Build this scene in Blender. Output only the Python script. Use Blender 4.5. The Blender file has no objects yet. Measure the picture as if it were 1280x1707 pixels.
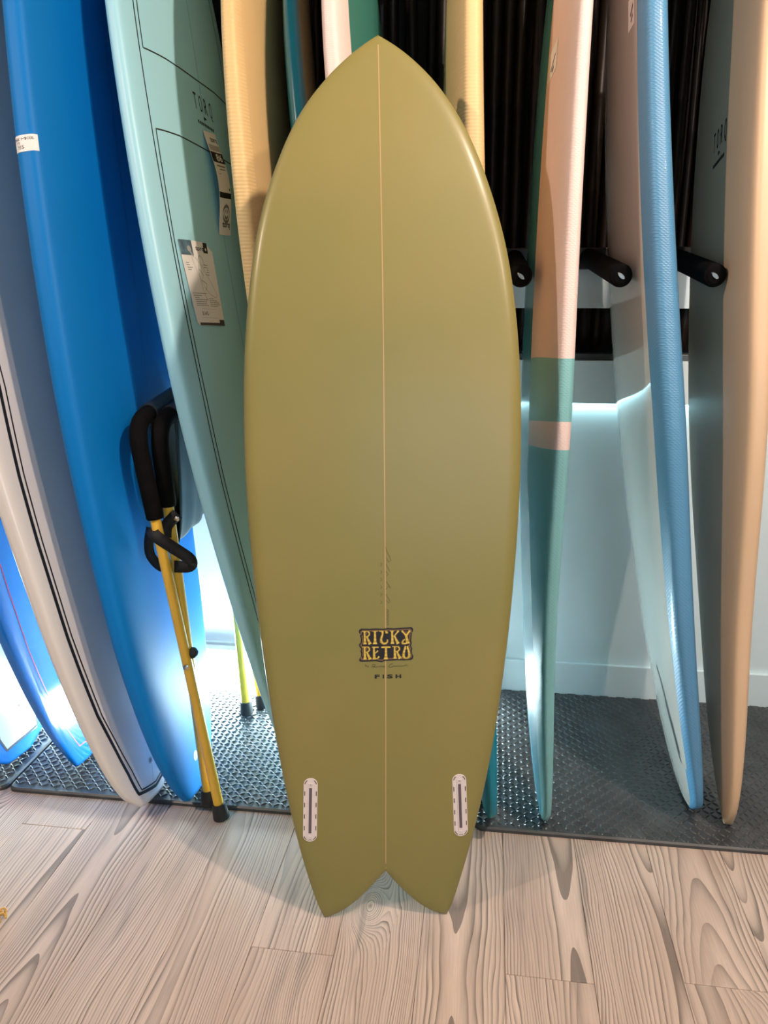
import bpy, bmesh, math, random
import numpy as np
from mathutils import Vector, Matrix
from mathutils.geometry import delaunay_2d_cdt

random.seed(7)
rng = np.random.default_rng(7)
SC = bpy.context.scene
COL = SC.collection
PI = math.pi
R = math.radians

# ------------------------------------------------------------------ camera
cam_d = bpy.data.cameras.new('camera')
cam = bpy.data.objects.new('camera', cam_d)
COL.objects.link(cam)
cam.location = (0, 0, 1.29)
cam.rotation_euler = (R(90 - 16.0), 0, 0)
cam_d.sensor_fit = 'VERTICAL'
cam_d.sensor_height = 24.0
cam_d.sensor_width = 18.0
cam_d.lens = 1283.0 / 1707.0 * 24.0
cam_d.clip_start = 0.02
SC.camera = cam

# ------------------------------------------------------------------ world
W = bpy.data.worlds.new('shop_air')
SC.world = W
W.use_nodes = True
W.node_tree.nodes['Background'].inputs[0].default_value = (1.0, 0.86, 0.72, 1)
W.node_tree.nodes['Background'].inputs[1].default_value = 0.02

# ------------------------------------------------------------------ ceiling spots (warm shop lighting)
WARM = (1.0, 0.79, 0.64)
def spot(name, loc, target, power, angle=95, blend=0.6, radius=0.045, color=WARM):
    d = bpy.data.lights.new(name, 'SPOT')
    d.energy = power; d.color = color; d.spot_size = R(angle); d.spot_blend = blend
    d.shadow_soft_size = radius
    o = bpy.data.objects.new(name, d); COL.objects.link(o)
    o.location = loc
    o.rotation_euler = (Vector(target) - Vector(loc)).to_track_quat('-Z', 'Y').to_euler()
    return o
spot('ceiling_spot_light', (-2.0, 0.10, 2.75), (0.1, 1.5, 0.4), 150)
spot('ceiling_spot_light', (0.95, 0.50, 2.75), (-0.1, 1.6, 1.0), 160, 110)
spot('ceiling_spot_light', (1.70, -0.50, 2.75), (0.2, 1.5, 0.5), 95)

SC.view_settings.view_transform = 'Standard'
SC.view_settings.look = 'None'
SC.view_settings.gamma = 1.0
SC.view_settings.use_curve_mapping = False
SC.view_settings.exposure = 0.0

# ------------------------------------------------------------------ helpers
def pchip(xs, ys, x):
    xs = np.asarray(xs, float); ys = np.asarray(ys, float); x = np.asarray(x, float)
    h = np.diff(xs); d = np.diff(ys) / h; n = len(xs); m = np.zeros(n)
    m[0] = d[0]; m[-1] = d[-1]
    for i in range(1, n - 1):
        if d[i-1] * d[i] > 0:
            w1 = 2*h[i] + h[i-1]; w2 = h[i] + 2*h[i-1]
            m[i] = (w1 + w2) / (w1 / d[i-1] + w2 / d[i])
    k = np.clip(np.searchsorted(xs, x) - 1, 0, n - 2)
    t = (x - xs[k]) / h[k]
    return ys[k]*(1+2*t)*(1-t)**2 + h[k]*m[k]*t*(1-t)**2 + ys[k+1]*t*t*(3-2*t) - h[k]*m[k+1]*t*t*(1-t)

def srgb(r, g, b):
    f = lambda c: (c/255/12.92) if c/255 <= 0.04045 else ((c/255+0.055)/1.055)**2.4
    return (f(r), f(g), f(b), 1.0)

def tag(o, label=None, cat=None, group=None, kind=None):
    if label: o['label'] = label
    if cat: o['category'] = cat
    if group: o['group'] = group
    if kind: o['kind'] = kind
    return o

def empty(name, loc, label=None, cat=None, group=None, kind=None):
    o = bpy.data.objects.new(name, None); COL.objects.link(o)
    o.location = loc; o.empty_display_size = 0.05
    return tag(o, label, cat, group, kind)

def mesh_obj(name, verts, faces, mats, parent=None, smooth=False, mat_idx=None, fix=True):
    """verts in world space; the mesh is stored relative to its parent."""
    me = bpy.data.meshes.new(name)
    off = np.array(parent.matrix_world.translation if parent is not None else (0, 0, 0), float)
    if parent is not None:
        off = np.zeros(3); p = parent
        while p is not None:
            off += np.array(p.location); p = p.parent
    v = np.asarray(verts, float) - off
    me.from_pydata(v.tolist(), [], [list(f) for f in faces])
    if not isinstance(mats, (list, tuple)): mats = [mats]
    for m in mats: me.materials.append(m)
    if mat_idx is not None: me.polygons.foreach_set('material_index', list(mat_idx))
    if fix:
        bm = bmesh.new(); bm.from_mesh(me); bmesh.ops.recalc_face_normals(bm, faces=bm.faces); bm.to_mesh(me); bm.free()
    if smooth: me.polygons.foreach_set('use_smooth', [True] * len(me.polygons))
    me.update()
    o = bpy.data.objects.new(name, me); COL.objects.link(o)
    if parent is not None: o.parent = parent
    return o

class MB:
    """collects pieces of one mesh"""
    def __init__(s): s.v = []; s.f = []
    def add(s, verts, faces):
        k = len(s.v); s.v += [tuple(map(float, p)) for p in verts]; s.f += [[i + k for i in f] for f in faces]; return s
    def box(s, c, ax, half):
        """ax: three unit vectors; half: half sizes"""
        c = np.array(c, float); ax = [np.array(a, float) for a in ax]
        p = [c + ax[0]*half[0]*i + ax[1]*half[1]*j + ax[2]*half[2]*k for k in (-1, 1) for j in (-1, 1) for i in (-1, 1)]
        return s.add(p, [[0,2,3,1],[4,5,7,6],[0,1,5,4],[2,6,7,3],[0,4,6,2],[1,3,7,5]])
    def tube(s, pts, rad, n=14, cap=True):
        pts = [np.array(p, float) for p in pts]
        if not hasattr(rad, '__len__'): rad = [rad] * len(pts)
        T = []
        for i in range(len(pts)):
            t = pts[min(i+1, len(pts)-1)] - pts[max(i-1, 0)]; T.append(t / np.linalg.norm(t))
        u = np.cross(T[0], [0.13, 0.21, 0.97]);
        if np.linalg.norm(u) < 0.05: u = np.cross(T[0], [1, 0, 0])
        u /= np.linalg.norm(u); V = []
        for p, t, r in zip(pts, T, rad):
            u = u - t * u.dot(t); u /= np.linalg.norm(u); w = np.cross(t, u)
            V += [p + r*(math.cos(2*PI*k/n)*u + math.sin(2*PI*k/n)*w) for k in range(n)]
        F = [[i*n+k, i*n+(k+1) % n, (i+1)*n+(k+1) % n, (i+1)*n+k] for i in range(len(pts)-1) for k in range(n)]
        if cap: F += [list(range(n))[::-1], [(len(pts)-1)*n + k for k in range(n)]]
        return s.add(V, F)
    def build(s, name, mat, parent=None, smooth=False, bevel=0.0):
        o = mesh_obj(name, s.v, s.f, mat, parent, smooth)
        if bevel:
            b = o.modifiers.new('bevel', 'BEVEL'); b.width = bevel; b.segments = 2; b.limit_method = 'ANGLE'; b.angle_limit = R(40)
        if smooth:
            try: o.data.set_sharp_from_angle(angle=R(50))
            except Exception: pass
        return o

def ribbon(pts, widths, nrm=None):
    """2D stroke with varying width -> list of quads (2D)"""
    P = [np.array(p, float) for p in pts]; L = []; Rr = []
    if not hasattr(widths, '__len__'): widths = [widths] * len(P)
    for i in range(len(P)):
        t = P[min(i+1, len(P)-1)] - P[max(i-1, 0)]; t = t / (np.linalg.norm(t) + 1e-9); n = np.array([-t[1], t[0]])
        L.append(P[i] + n * widths[i] / 2); Rr.append(P[i] - n * widths[i] / 2)
    return [[L[i], L[i+1], Rr[i+1], Rr[i]] for i in range(len(P)-1)]

def disc(cx, cy, rx, ry=None, n=20):
    ry = ry or rx
    return [[(cx + rx*math.cos(2*PI*k/n), cy + ry*math.sin(2*PI*k/n)) for k in range(n)]]

def ring2(cx, cy, rx, ry, w, a0=0, a1=360, n=28):
    return ribbon([(cx + rx*math.cos(R(a0+(a1-a0)*k/n)), cy + ry*math.sin(R(a0+(a1-a0)*k/n))) for k in range(n+1)], w)

def text_polys(s, size=1.0, sx=1.0, align='LEFT', spacing=1.0, bold=0.0):
    cu = bpy.data.curves.new('tmp_text', 'FONT'); cu.body = s; cu.size = size; cu.align_x = align
    cu.space_character = spacing; cu.resolution_u = 3; cu.offset = bold
    ob = bpy.data.objects.new('tmp_text', cu); COL.objects.link(ob)
    dg = bpy.context.evaluated_depsgraph_get(); dg.update()
    me = bpy.data.meshes.new_from_object(ob.evaluated_get(dg))
    out = [[(me.vertices[i].co.x * sx, me.vertices[i].co.y) for i in p.vertices] for p in me.polygons]
    bpy.data.objects.remove(ob); bpy.data.curves.remove(cu); bpy.data.meshes.remove(me)
    return out

def shift(polys, dx, dy, s=1.0, rot=0.0):
    c, n = math.cos(rot), math.sin(rot)
    return [[(dx + s*(x*c - y*n), dy + s*(x*n + y*c)) for x, y in p] for p in polys]

def decal(name, polys, mapf, mat, parent, fix=False):
    v = []; f = []
    for p in polys:
        k = len(v); v += [mapf(x, y) for x, y in p]; f.append(list(range(k, k + len(p))))
    return mesh_obj(name, v, f, mat, parent, fix=fix)

# ------------------------------------------------------------------ materials
def new_mat(name):
    m = bpy.data.materials.new(name); m.use_nodes = True
    return m, m.node_tree, m.node_tree.nodes['Principled BSDF']

def node(nt, t, **kw):
    n = nt.nodes.new(t)
    for k, v in kw.items():
        if k in n.inputs.keys():
            if isinstance(v, bpy.types.NodeSocket): nt.links.new(v, n.inputs[k])
            else: n.inputs[k].default_value = v
        else: setattr(n, k, v)
    return n

def math_n(nt, op, a, b=None, c=None):
    n = nt.nodes.new('ShaderNodeMath'); n.operation = op
    for i, v in enumerate((a, b, c)):
        if v is None: continue
        if isinstance(v, bpy.types.NodeSocket): nt.links.new(v, n.inputs[i])
        else: n.inputs[i].default_value = v
    return n.outputs[0]

def ramp(nt, fac, stops):
    n = nt.nodes.new('ShaderNodeValToRGB'); e = n.color_ramp.elements
    while len(e) < len(stops): e.new(0.5)
    for x, (p, c) in zip(e, stops): x.position = p; x.color = c
    nt.links.new(fac, n.inputs[0]); return n.outputs[0]

def mixc(nt, fac, a, b, mode='MIX'):
    n = nt.nodes.new('ShaderNodeMix'); n.data_type = 'RGBA'; n.blend_type = mode
    for k, v in ((0, fac), (6, a), (7, b)):
        if isinstance(v, bpy.types.NodeSocket): nt.links.new(v, n.inputs[k])
        else: n.inputs[k].default_value = v
    return n.outputs[2]

def paint(name, col, rough=0.5, var=0.05, scale=6.0, coat=0.0, bump=0.0, bscale=200.0, metal=0.0, spec=0.5, coat_rough=0.05):
    """plain colour with a little procedural mottling and fine relief"""
    m, nt, b = new_mat(name)
    tc = node(nt, 'ShaderNodeTexCoord').outputs['Object']
    nz = node(nt, 'ShaderNodeTexNoise', Vector=tc, Scale=scale, Detail=4.0).outputs[0]
    lo = tuple(c * (1 - var) for c in col[:3]) + (1,); hi = tuple(min(1, c * (1 + var)) for c in col[:3]) + (1,)
    c = ramp(nt, nz, [(0.3, lo), (0.7, hi)])
    nt.links.new(c, b.inputs['Base Color'])
    b.inputs['Roughness'].default_value = rough; b.inputs['Metallic'].default_value = metal
    b.inputs['Specular IOR Level'].default_value = spec
    b.inputs['Coat Weight'].default_value = coat; b.inputs['Coat Roughness'].default_value = coat_rough
    if bump:
        n2 = node(nt, 'ShaderNodeTexNoise', Vector=tc, Scale=bscale, Detail=2.0).outputs[0]
        bp = node(nt, 'ShaderNodeBump', Height=n2, Strength=bump, Distance=0.001)
        nt.links.new(bp.outputs[0], b.inputs['Normal'])
    return m

def foam_skin(name, col, rough=0.55, lines=52.0, strength=0.35, coat=0.0, weave=False, spec=0.4):
    """embossed soft-top skin: fine cross lines with wobble"""
    m, nt, b = new_mat(name)
    tc = node(nt, 'ShaderNodeTexCoord').outputs['Object']
    nz = node(nt, 'ShaderNodeTexNoise', Vector=tc, Scale=3.0, Detail=3.0).outputs[0]
    lo = tuple(c * 0.95 for c in col[:3]) + (1,); hi = tuple(min(1, c * 1.05) for c in col[:3]) + (1,)
    nt.links.new(ramp(nt, nz, [(0.3, lo), (0.7, hi)]), b.inputs['Base Color'])
    w = node(nt, 'ShaderNodeTexWave', Vector=tc, Scale=lines, Distortion=2.2, Detail=2.0)
    w.inputs['Detail Scale'].default_value = 0.35
    w.wave_type = 'BANDS'; w.bands_direction = 'Z'
    h = w.outputs['Fac']
    if weave:
        w2 = node(nt, 'ShaderNodeTexWave', Vector=tc, Scale=lines * 0.9, Distortion=0.8); w2.bands_direction = 'DIAGONAL'
        h = math_n(nt, 'MULTIPLY', h, w2.outputs['Fac'])
    bp = node(nt, 'ShaderNodeBump', Height=h, Strength=strength, Distance=0.0012)
    nt.links.new(bp.outputs[0], b.inputs['Normal'])
    b.inputs['Roughness'].default_value = rough; b.inputs['Coat Weight'].default_value = coat
    b.inputs['Specular IOR Level'].default_value = spec
    return m

def emit_mat(name, col, strength):
    m, nt, b = new_mat(name)
    b.inputs['Base Color'].default_value = (0.9, 0.9, 0.9, 1)
    b.inputs['Emission Color'].default_value = col; b.inputs['Emission Strength'].default_value = strength
    return m

def wood_floor():
    m, nt, b = new_mat('whitewashed_pine')
    tc = node(nt, 'ShaderNodeTexCoord').outputs['Object']
    rnd = node(nt, 'ShaderNodeObjectInfo').outputs['Random']
    sep = node(nt, 'ShaderNodeSeparateXYZ', Vector=tc)
    x, y = sep.outputs[0], sep.outputs[1]
    oy = math_n(nt, 'MULTIPLY_ADD', rnd, 37.0, y)
    ox = math_n(nt, 'MULTIPLY_ADD', rnd, 11.0, x)
    # low waviness of the trunk axis
    cv = node(nt, 'ShaderNodeCombineXYZ', X=math_n(nt, 'MULTIPLY', ox, 3.0), Y=math_n(nt, 'MULTIPLY', oy, 0.7), Z=0.0).outputs[0]
    n1 = node(nt, 'ShaderNodeTexNoise', Vector=cv, Scale=1.0, Detail=2.0).outputs[0]
    cv2 = node(nt, 'ShaderNodeCombineXYZ', X=math_n(nt, 'MULTIPLY', ox, 16.0), Y=math_n(nt, 'MULTIPLY', oy, 3.2), Z=2.0).outputs[0]
    n2 = node(nt, 'ShaderNodeTexNoise', Vector=cv2, Scale=1.0, Detail=2.0).outputs[0]
    off = math_n(nt, 'MULTIPLY_ADD', math_n(nt, 'FRACT', math_n(nt, 'MULTIPLY', rnd, 7.31)), 0.40, -0.20)
    cx = math_n(nt, 'ADD', math_n(nt, 'ADD', x, off), math_n(nt, 'MULTIPLY_ADD', n1, 0.13, -0.065))
    cx = math_n(nt, 'ADD', cx, math_n(nt, 'MULTIPLY_ADD', n2, 0.030, -0.015))
    cyv = node(nt, 'ShaderNodeCombineXYZ', X=3.0, Y=math_n(nt, 'MULTIPLY', oy, 0.45), Z=0.0).outputs[0]
    n3 = node(nt, 'ShaderNodeTexNoise', Vector=cyv, Scale=1.0, Detail=1.0).outputs[0]
    dp = math_n(nt, 'MULTIPLY_ADD', n3, 0.17, 0.0)
    r = math_n(nt, 'SQRT', math_n(nt, 'ADD', math_n(nt, 'MULTIPLY', cx, cx), math_n(nt, 'MULTIPLY', dp, dp)))
    # knots: sparse cells push the rings out
    kv = node(nt, 'ShaderNodeCombineXYZ', X=math_n(nt, 'MULTIPLY', ox, 5.0), Y=math_n(nt, 'MULTIPLY', oy, 2.6), Z=0.0).outputs[0]
    vo = node(nt, 'ShaderNodeTexVoronoi', Vector=kv, Scale=1.0, Randomness=1.0)
    kd = vo.outputs['Distance']
    kn = math_n(nt, 'POWER', 2.718, math_n(nt, 'MULTIPLY', math_n(nt, 'MULTIPLY', kd, kd), -34.0))
    on_ = math_n(nt, 'GREATER_THAN', node(nt, 'ShaderNodeSeparateColor', Color=vo.outputs['Color']).outputs[0], 0.62)
    r = math_n(nt, 'ADD', r, math_n(nt, 'MULTIPLY', math_n(nt, 'MULTIPLY', kn, on_), 0.085))
    ph = math_n(nt, 'FRACT', math_n(nt, 'MULTIPLY', r, 200.0))
    wn = nt.nodes.new('ShaderNodeTexWhiteNoise'); wn.noise_dimensions = '1D'
    nt.links.new(math_n(nt, 'ADD', math_n(nt, 'FLOOR', math_n(nt, 'MULTIPLY', r, 200.0)), math_n(nt, 'MULTIPLY', rnd, 500.0)), wn.inputs['W'])
    line = math_n(nt, 'MULTIPLY', math_n(nt, 'POWER', ph, 2.8), math_n(nt, 'MULTIPLY_ADD', wn.outputs['Value'], 0.8, 0.3))                       # late wood: dark on one side of each ring
    # strength of the grain varies over the board
    mv = node(nt, 'ShaderNodeCombineXYZ', X=math_n(nt, 'MULTIPLY', ox, 18.0), Y=math_n(nt, 'MULTIPLY', oy, 1.6), Z=5.0).outputs[0]
    n4 = node(nt, 'ShaderNodeTexNoise', Vector=mv, Scale=1.0, Detail=3.0).outputs[0]
    amt = math_n(nt, 'MULTIPLY_ADD', n4, 3.0, -0.40)
    dark = math_n(nt, 'MULTIPLY', line, amt)
    dark = math_n(nt, 'MINIMUM', math_n(nt, 'MAXIMUM', dark, 0.0), 0.70)
    base = ramp(nt, n4, [(0.30, (0.56, 0.43, 0.355, 1)), (0.70, (0.74, 0.59, 0.495, 1))])
    # broad grey smoky streaks
    sv = node(nt, 'ShaderNodeCombineXYZ', X=math_n(nt, 'MULTIPLY', ox, 26.0), Y=math_n(nt, 'MULTIPLY', oy, 2.4), Z=9.0).outputs[0]
    n5 = node(nt, 'ShaderNodeTexNoise', Vector=sv, Scale=1.0, Detail=3.0).outputs[0]
    base = mixc(nt, math_n(nt, 'MULTIPLY', ramp(nt, n5, [(0.60, (0, 0, 0, 1)), (0.74, (1, 1, 1, 1))]), 0.55), base, (0.20, 0.175, 0.16, 1))
    col = mixc(nt, dark, base, (0.095, 0.075, 0.065, 1))
    # fine pores
    pv = node(nt, 'ShaderNodeCombineXYZ', X=math_n(nt, 'MULTIPLY', ox, 420.0), Y=math_n(nt, 'MULTIPLY', oy, 14.0), Z=0.0).outputs[0]
    n6 = node(nt, 'ShaderNodeTexNoise', Vector=pv, Scale=1.0, Detail=1.0).outputs[0]
    col = mixc(nt, 0.22, col, ramp(nt, n6, [(0.35, (0.55, 0.52, 0.5, 1)), (0.65, (1, 1, 1, 1))]), 'MULTIPLY')
    # small dark nail holes and pits
    pk = node(nt, 'ShaderNodeTexVoronoi', Vector=node(nt, 'ShaderNodeCombineXYZ', X=ox, Y=oy, Z=0.0).outputs[0], Scale=5.5)
    col = mixc(nt, ramp(nt, pk.outputs['Distance'], [(0.018, (1, 1, 1, 1)), (0.026, (0, 0, 0, 1))]), col, (0.03, 0.025, 0.02, 1))
    nt.links.new(col, b.inputs['Base Color'])
    b.inputs['Roughness'].default_value = 0.42
    b.inputs['Specular IOR Level'].default_value = 0.4
    bp = node(nt, 'ShaderNodeBump', Height=dark, Strength=0.25, Distance=0.001); bp.invert = True
    nt.links.new(bp.outputs[0], b.inputs['Normal'])
    return m

M = dict(
    wood=wood_floor(),
    subfloor=paint('dark_subfloor', (0.05, 0.04, 0.035, 1), 0.9),
    plankpaint=paint('pale_blue_board_paint', (0.72, 0.86, 0.93, 1), 0.4, 0.03, 3.0),
    wallpaint=paint('pale_blue_wall_paint', (0.72, 0.84, 0.87, 1), 0.45, 0.04, 3.0, bump=0.08, bscale=60),
    shopwall=paint('warm_grey_shop_wall', (0.46, 0.42, 0.38, 1), 0.8),
    ceiling=paint('ceiling_paint', (0.52, 0.49, 0.46, 1), 0.9),
    dark=paint('near_black_backing', (0.012, 0.010, 0.009, 1), 0.8),
    black=paint('black_rail', (0.010, 0.010, 0.011, 1), 0.45),
    greymetal=paint('dark_grey_channel', (0.07, 0.08, 0.085, 1), 0.4),
    foam=paint('black_foam_sleeve', (0.004, 0.0038, 0.0038, 1), 0.85, 0.2, 40, bump=0.3, bscale=350, spec=0.08),
    fabric=paint('black_sling_fabric', (0.030, 0.036, 0.042, 1), 0.36, 0.15, 30, bump=0.35, bscale=420),
    webbing=paint('black_webbing', (0.008, 0.008, 0.009, 1), 0.7),
    yellowpole=paint('yellow_painted_pole', srgb(242, 188, 62), 0.32, 0.05, 8, coat=0.3),
    rubber=paint('black_rubber_foot', (0.018, 0.018, 0.020, 1), 0.6),
    steelbit=paint('bright_steel', (0.62, 0.60, 0.57, 1), 0.25, metal=1.0),
    mat=paint('grey_rubber_mat', (0.050, 0.054, 0.057, 1), 0.38, 0.3, 14, bump=0.1, bscale=300, spec=0.5),
    blackink=paint('black_ink', (0.010, 0.010, 0.011, 1), 0.5),
    redink=paint('red_pinline', srgb(200, 60, 90), 0.4),
    charink=paint('charcoal_pinline', (0.05, 0.055, 0.06, 1), 0.4),
    paper=paint('white_paper', (0.80, 0.78, 0.76, 1), 0.55, 0.02),
    greyprint=paint('grey_print', (0.18, 0.17, 0.17, 1), 0.6),
    paleprint=paint('pale_grey_print', (0.42, 0.40, 0.39, 1), 0.6),
    blueprint=paint('slate_blue_print', (0.08, 0.15, 0.20, 1), 0.5, 0.5, 60),
)
# ------------------------------------------------------------------ the back wall's own axes
WT = math.atan(0.1352)
EA = np.array([math.cos(WT), -math.sin(WT), 0.0])        # along the wall, to the right
EB = np.array([-math.sin(WT), -math.cos(WT), 0.0])       # out of the wall, into the shop
EZ = np.array([0, 0, 1.0])
WO = np.array([0, 2.377, 0.0])
def wf(a, b, z): return WO + EA * a + EB * b + EZ * z
AX = (EA, EB, EZ)
def wbox(mb, a0, a1, b0, b1, z0, z1):
    return mb.box(wf((a0+a1)/2, (b0+b1)/2, (z0+z1)/2), AX, ((a1-a0)/2, (b1-b0)/2, (z1-z0)/2))

A0, A1, B1, CEIL = -3.2, 3.2, 5.2, 3.0
def structure(name, mb, mat, bevel=0.0):
    o = mb.build(name, mat, None, bevel=bevel); o['kind'] = 'structure'; return o

# floor: a subfloor that carries single planks
floor = empty('floor', (0, 0, 0), kind='structure')
wbox(MB(), A0, A1, -0.1, B1, -0.06, -0.0142).build('subfloor', M['subfloor'], floor)
PW = 0.1715
JOINTS = {-1: [1.133, 2.4], 2: [1.13, 3.0], 4: [1.104, 2.7], -3: [1.9], -2: [2.05], 0: [1.95], 1: [1.75], 3: [1.62], -4: [1.72]}
k0 = int(math.floor((A0 - 0.05) / PW)); k1 = int(math.ceil((A1 - 0.05) / PW))
for k in range(k0, k1):
    a0 = 0.05 + PW * k; a1 = a0 + PW
    cuts = sorted([0.0] + JOINTS.get(k, [0.5 + 1.9 * random.random(), 2.7 + 1.5 * random.random()]) + [B1])
    for b0, b1 in zip(cuts[:-1], cuts[1:]):
        hx, hy, hz = (a1-a0)/2 - 0.0004, (b1-b0)/2 - 0.0005, 0.007
        me = bpy.data.meshes.new('plank')
        e = 0.0009
        V = [(-hx, -hy, -hz), (hx, -hy, -hz), (hx, hy, -hz), (-hx, hy, -hz),
             (-hx, -hy, hz-e), (hx, -hy, hz-e), (hx, hy, hz-e), (-hx, hy, hz-e),
             (-hx+e, -hy+e, hz), (hx-e, -hy+e, hz), (hx-e, hy-e, hz), (-hx+e, hy-e, hz)]
        F = [(3,2,1,0)] + [(i, (i+1) % 4, 4+(i+1) % 4, 4+i) for i in range(4)] + [(4+i, 4+(i+1) % 4, 8+(i+1) % 4, 8+i) for i in range(4)] + [(8,9,10,11)]
        me.from_pydata(V, [], F); me.materials.append(M['wood']); me.update()
        o = bpy.data.objects.new('plank', me); COL.objects.link(o)
        o.parent = floor; o.location = wf((a0+a1)/2, (b0+b1)/2, -0.007)
        o.rotation_euler = (0, 0, -WT)

structure('wall_back', wbox(MB(), A0, A1, -0.16, -0.09, -0.06, CEIL), M['dark'])
structure('wall_back_panel', wbox(MB(), A0, A1, -0.088, 0.0, -0.012, 0.977), M['wallpaint'], 0.004)
structure('baseboard_back', wbox(MB(), A0, A1, 0.0005, 0.013, 0.0, 0.121), M['wallpaint'], 0.002)
structure('trim_1', wbox(wbox(MB(), A0, A1, -0.088, 0.015, 0.986, 1.096), A0, A1, 0.0152, 0.024, 0.972, 1.096), M['wallpaint'], 0.001)
structure('trim_2', wbox(MB(), A0, A1, -0.088, -0.004, 1.0965, 1.114), M['greymetal'], 0.002)
structure('wall_left', wbox(MB(), A0-0.08, A0, -0.1, B1, -0.06, CEIL), M['shopwall'])
structure('wall_right', wbox(MB(), A1, A1+0.08, -0.1, B1, -0.06, CEIL), M['shopwall'])
WA0, WA1, WZ0, WZ1 = 0.9, 2.9, 0.9, 2.5                   # added unseen window behind the camera, made up for cool fill light
mb = MB(); wbox(mb, A0, WA0, B1, B1+0.08, -0.06, CEIL); wbox(mb, WA1, A1, B1, B1+0.08, -0.06, CEIL)
wbox(mb, WA0, WA1, B1, B1+0.08, -0.06, WZ0); wbox(mb, WA0, WA1, B1, B1+0.08, WZ1, CEIL)
structure('wall_front', mb, M['shopwall'])
fill_win = empty('fill_window_1', wf((WA0+WA1)/2, B1+0.04, WZ0), kind='structure')
wbox(MB(), WA0, WA1, B1+0.045, B1+0.055, WZ0, WZ1).build('fill_pane', emit_mat('cool_fill_emitter', (0.66, 0.86, 1.0, 1), 5.0), fill_win)  # glowing sheet added to cool the shaded faces, no known source
mb = MB()
for a0, a1, z0, z1 in ((WA0, WA0+.05, WZ0, WZ1), (WA1-.05, WA1, WZ0, WZ1), (WA0, WA1, WZ0, WZ0+.05), (WA0, WA1, WZ1-.05, WZ1), ((WA0+WA1)/2-.025, (WA0+WA1)/2+.025, WZ0, WZ1)):
    wbox(mb, a0, a1, B1+0.005, B1+0.044, z0, z1)
mb.build('fill_window_frame', M['wallpaint'], fill_win)
structure('ceiling', wbox(MB(), A0, A1, -0.1, B1, CEIL, CEIL+0.08), M['ceiling'])

# ------------------------------------------------------------------ bamboo screen above the panel
bm_m = paint('dark_bamboo', (0.010, 0.0055, 0.0035, 1), 0.42, 0.6, 12, spec=0.25)
screen = empty('bamboo_screen', wf(0, -0.05, 1.14), 'dark brown bamboo pole screen covering the wall above the pale panel', 'bamboo screen')
def bamboo_mesh(r, h, seed):
    rr = random.Random(seed); mb = MB(); z = 0; pts = []; rad = []
    gap = 0.22 + 0.1 * rr.random(); nxt = gap * rr.random()
    while z < h:
        pts.append((0.004*math.sin(z*3+seed), 0, z)); rad.append(r * (1 - 0.05*z))
        if z >= nxt:
            pts += [(pts[-1][0], 0, z+0.006), (pts[-1][0], 0, z+0.012)]; rad += [r*1.10, r*0.99]; nxt += gap; z += 0.012
        z += 0.08
    mb.tube(pts, rad, 10)
    me = bpy.data.meshes.new('bamboo_pole'); me.from_pydata(mb.v, [], mb.f); me.materials.append(bm_m)
    me.polygons.foreach_set('use_smooth', [True]*len(me.polygons)); me.update(); return me
BM = [bamboo_mesh(0.011 + 0.0025*i, 1.80, i) for i in range(5)]
a = -2.1
while a < 2.1:
    i = random.randrange(5); r = 0.011 + 0.0025*i; a += r * 1.02
    o = bpy.data.objects.new('bamboo_pole', BM[i]); COL.objects.link(o); o.parent = screen
    z0 = 1.118 + 0.03 * random.random() ** 2
    o.location = Vector(wf(a, -0.052 + 0.012*random.random(), z0)) - screen.location
    o.rotation_euler = (0, R(random.uniform(-1.2, 1.2)), -WT + PI * random.random() * 0)
    a += r * 1.04

# ------------------------------------------------------------------ wall rack with padded pegs
rack = empty('wall_rack', wf(0.4, 0.0, 1.243), 'wall mounted surfboard rack with black rail and foam padded pegs', 'rack')
wbox(MB(), -2.4, 2.2, -0.018, 0.006, 1.243, 1.350).build('backing_board', M['plankpaint'], rack, bevel=0.001)
wbox(MB(), -2.4, 2.2, -0.018, 0.026, 1.3505, 1.408).build('rail', M['black'], rack, bevel=0.003)
for (ta, ba, bz) in ((0.380, 0.378, 1.378), (0.594, 0.583, 1.380), (0.788, 0.798, 1.386)):
    base = wf(ba, 0.027, bz); tip = wf(ta, 0.56, 1.322)
    d = (tip - base) / np.linalg.norm(tip - base)
    pg = MB().tube([base, base + (tip-base)*0.5, tip - d*0.008, tip - d*0.002, tip], [0.025, 0.025, 0.025, 0.0235, 0.020], 28).build('peg', M['foam'], rack, smooth=True)
    u = np.cross(d, EZ); u /= np.linalg.norm(u); w = np.cross(u, d)
    mb = MB(); mb.tube([tip + d*0.0002, tip + d*0.0012], 0.0155, 20)
    mb.build('end_cap', M['foam'], pg)
    q = (u*0.75 + w*0.66)
    V = []; n = 18
    for t, s in ((0.0013, 1.0), (0.0035, 0.8)):
        V += [tip + d*t + (q*0.0105*math.cos(2*PI*k/n) + np.cross(d, q)*0.0050*math.sin(2*PI*k/n))*s for k in range(n)]
    F = [[k, (k+1) % n, n+(k+1) % n, n+k] for k in range(n)] + [[n+k for k in range(n)]]
    mesh_obj('bolt', V, F, M['steelbit'], pg)

# ------------------------------------------------------------------ floor light at the foot of the wall
lamp = empty('strip_light', wf(-1.1, 0.10, 0), 'long glowing white strip light along the foot of the wall behind the boards', 'light')
LA0, LA1 = -2.2, 0.32
LAMP = emit_mat('cool_white_diffuser', (0.68, 0.92, 1.0, 1), 75.0)
wbox(MB(), LA0, LA1, 0.075, 0.110, 0.0005, 0.142).build('housing', paint('white_lamp_housing', (0.75, 0.78, 0.8, 1), 0.5), lamp, bevel=0.002)
wbox(MB(), LA0+0.01, LA1-0.01, 0.1105, 0.125, 0.004, 0.142).build('diffuser', LAMP, lamp, bevel=0.004)

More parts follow.
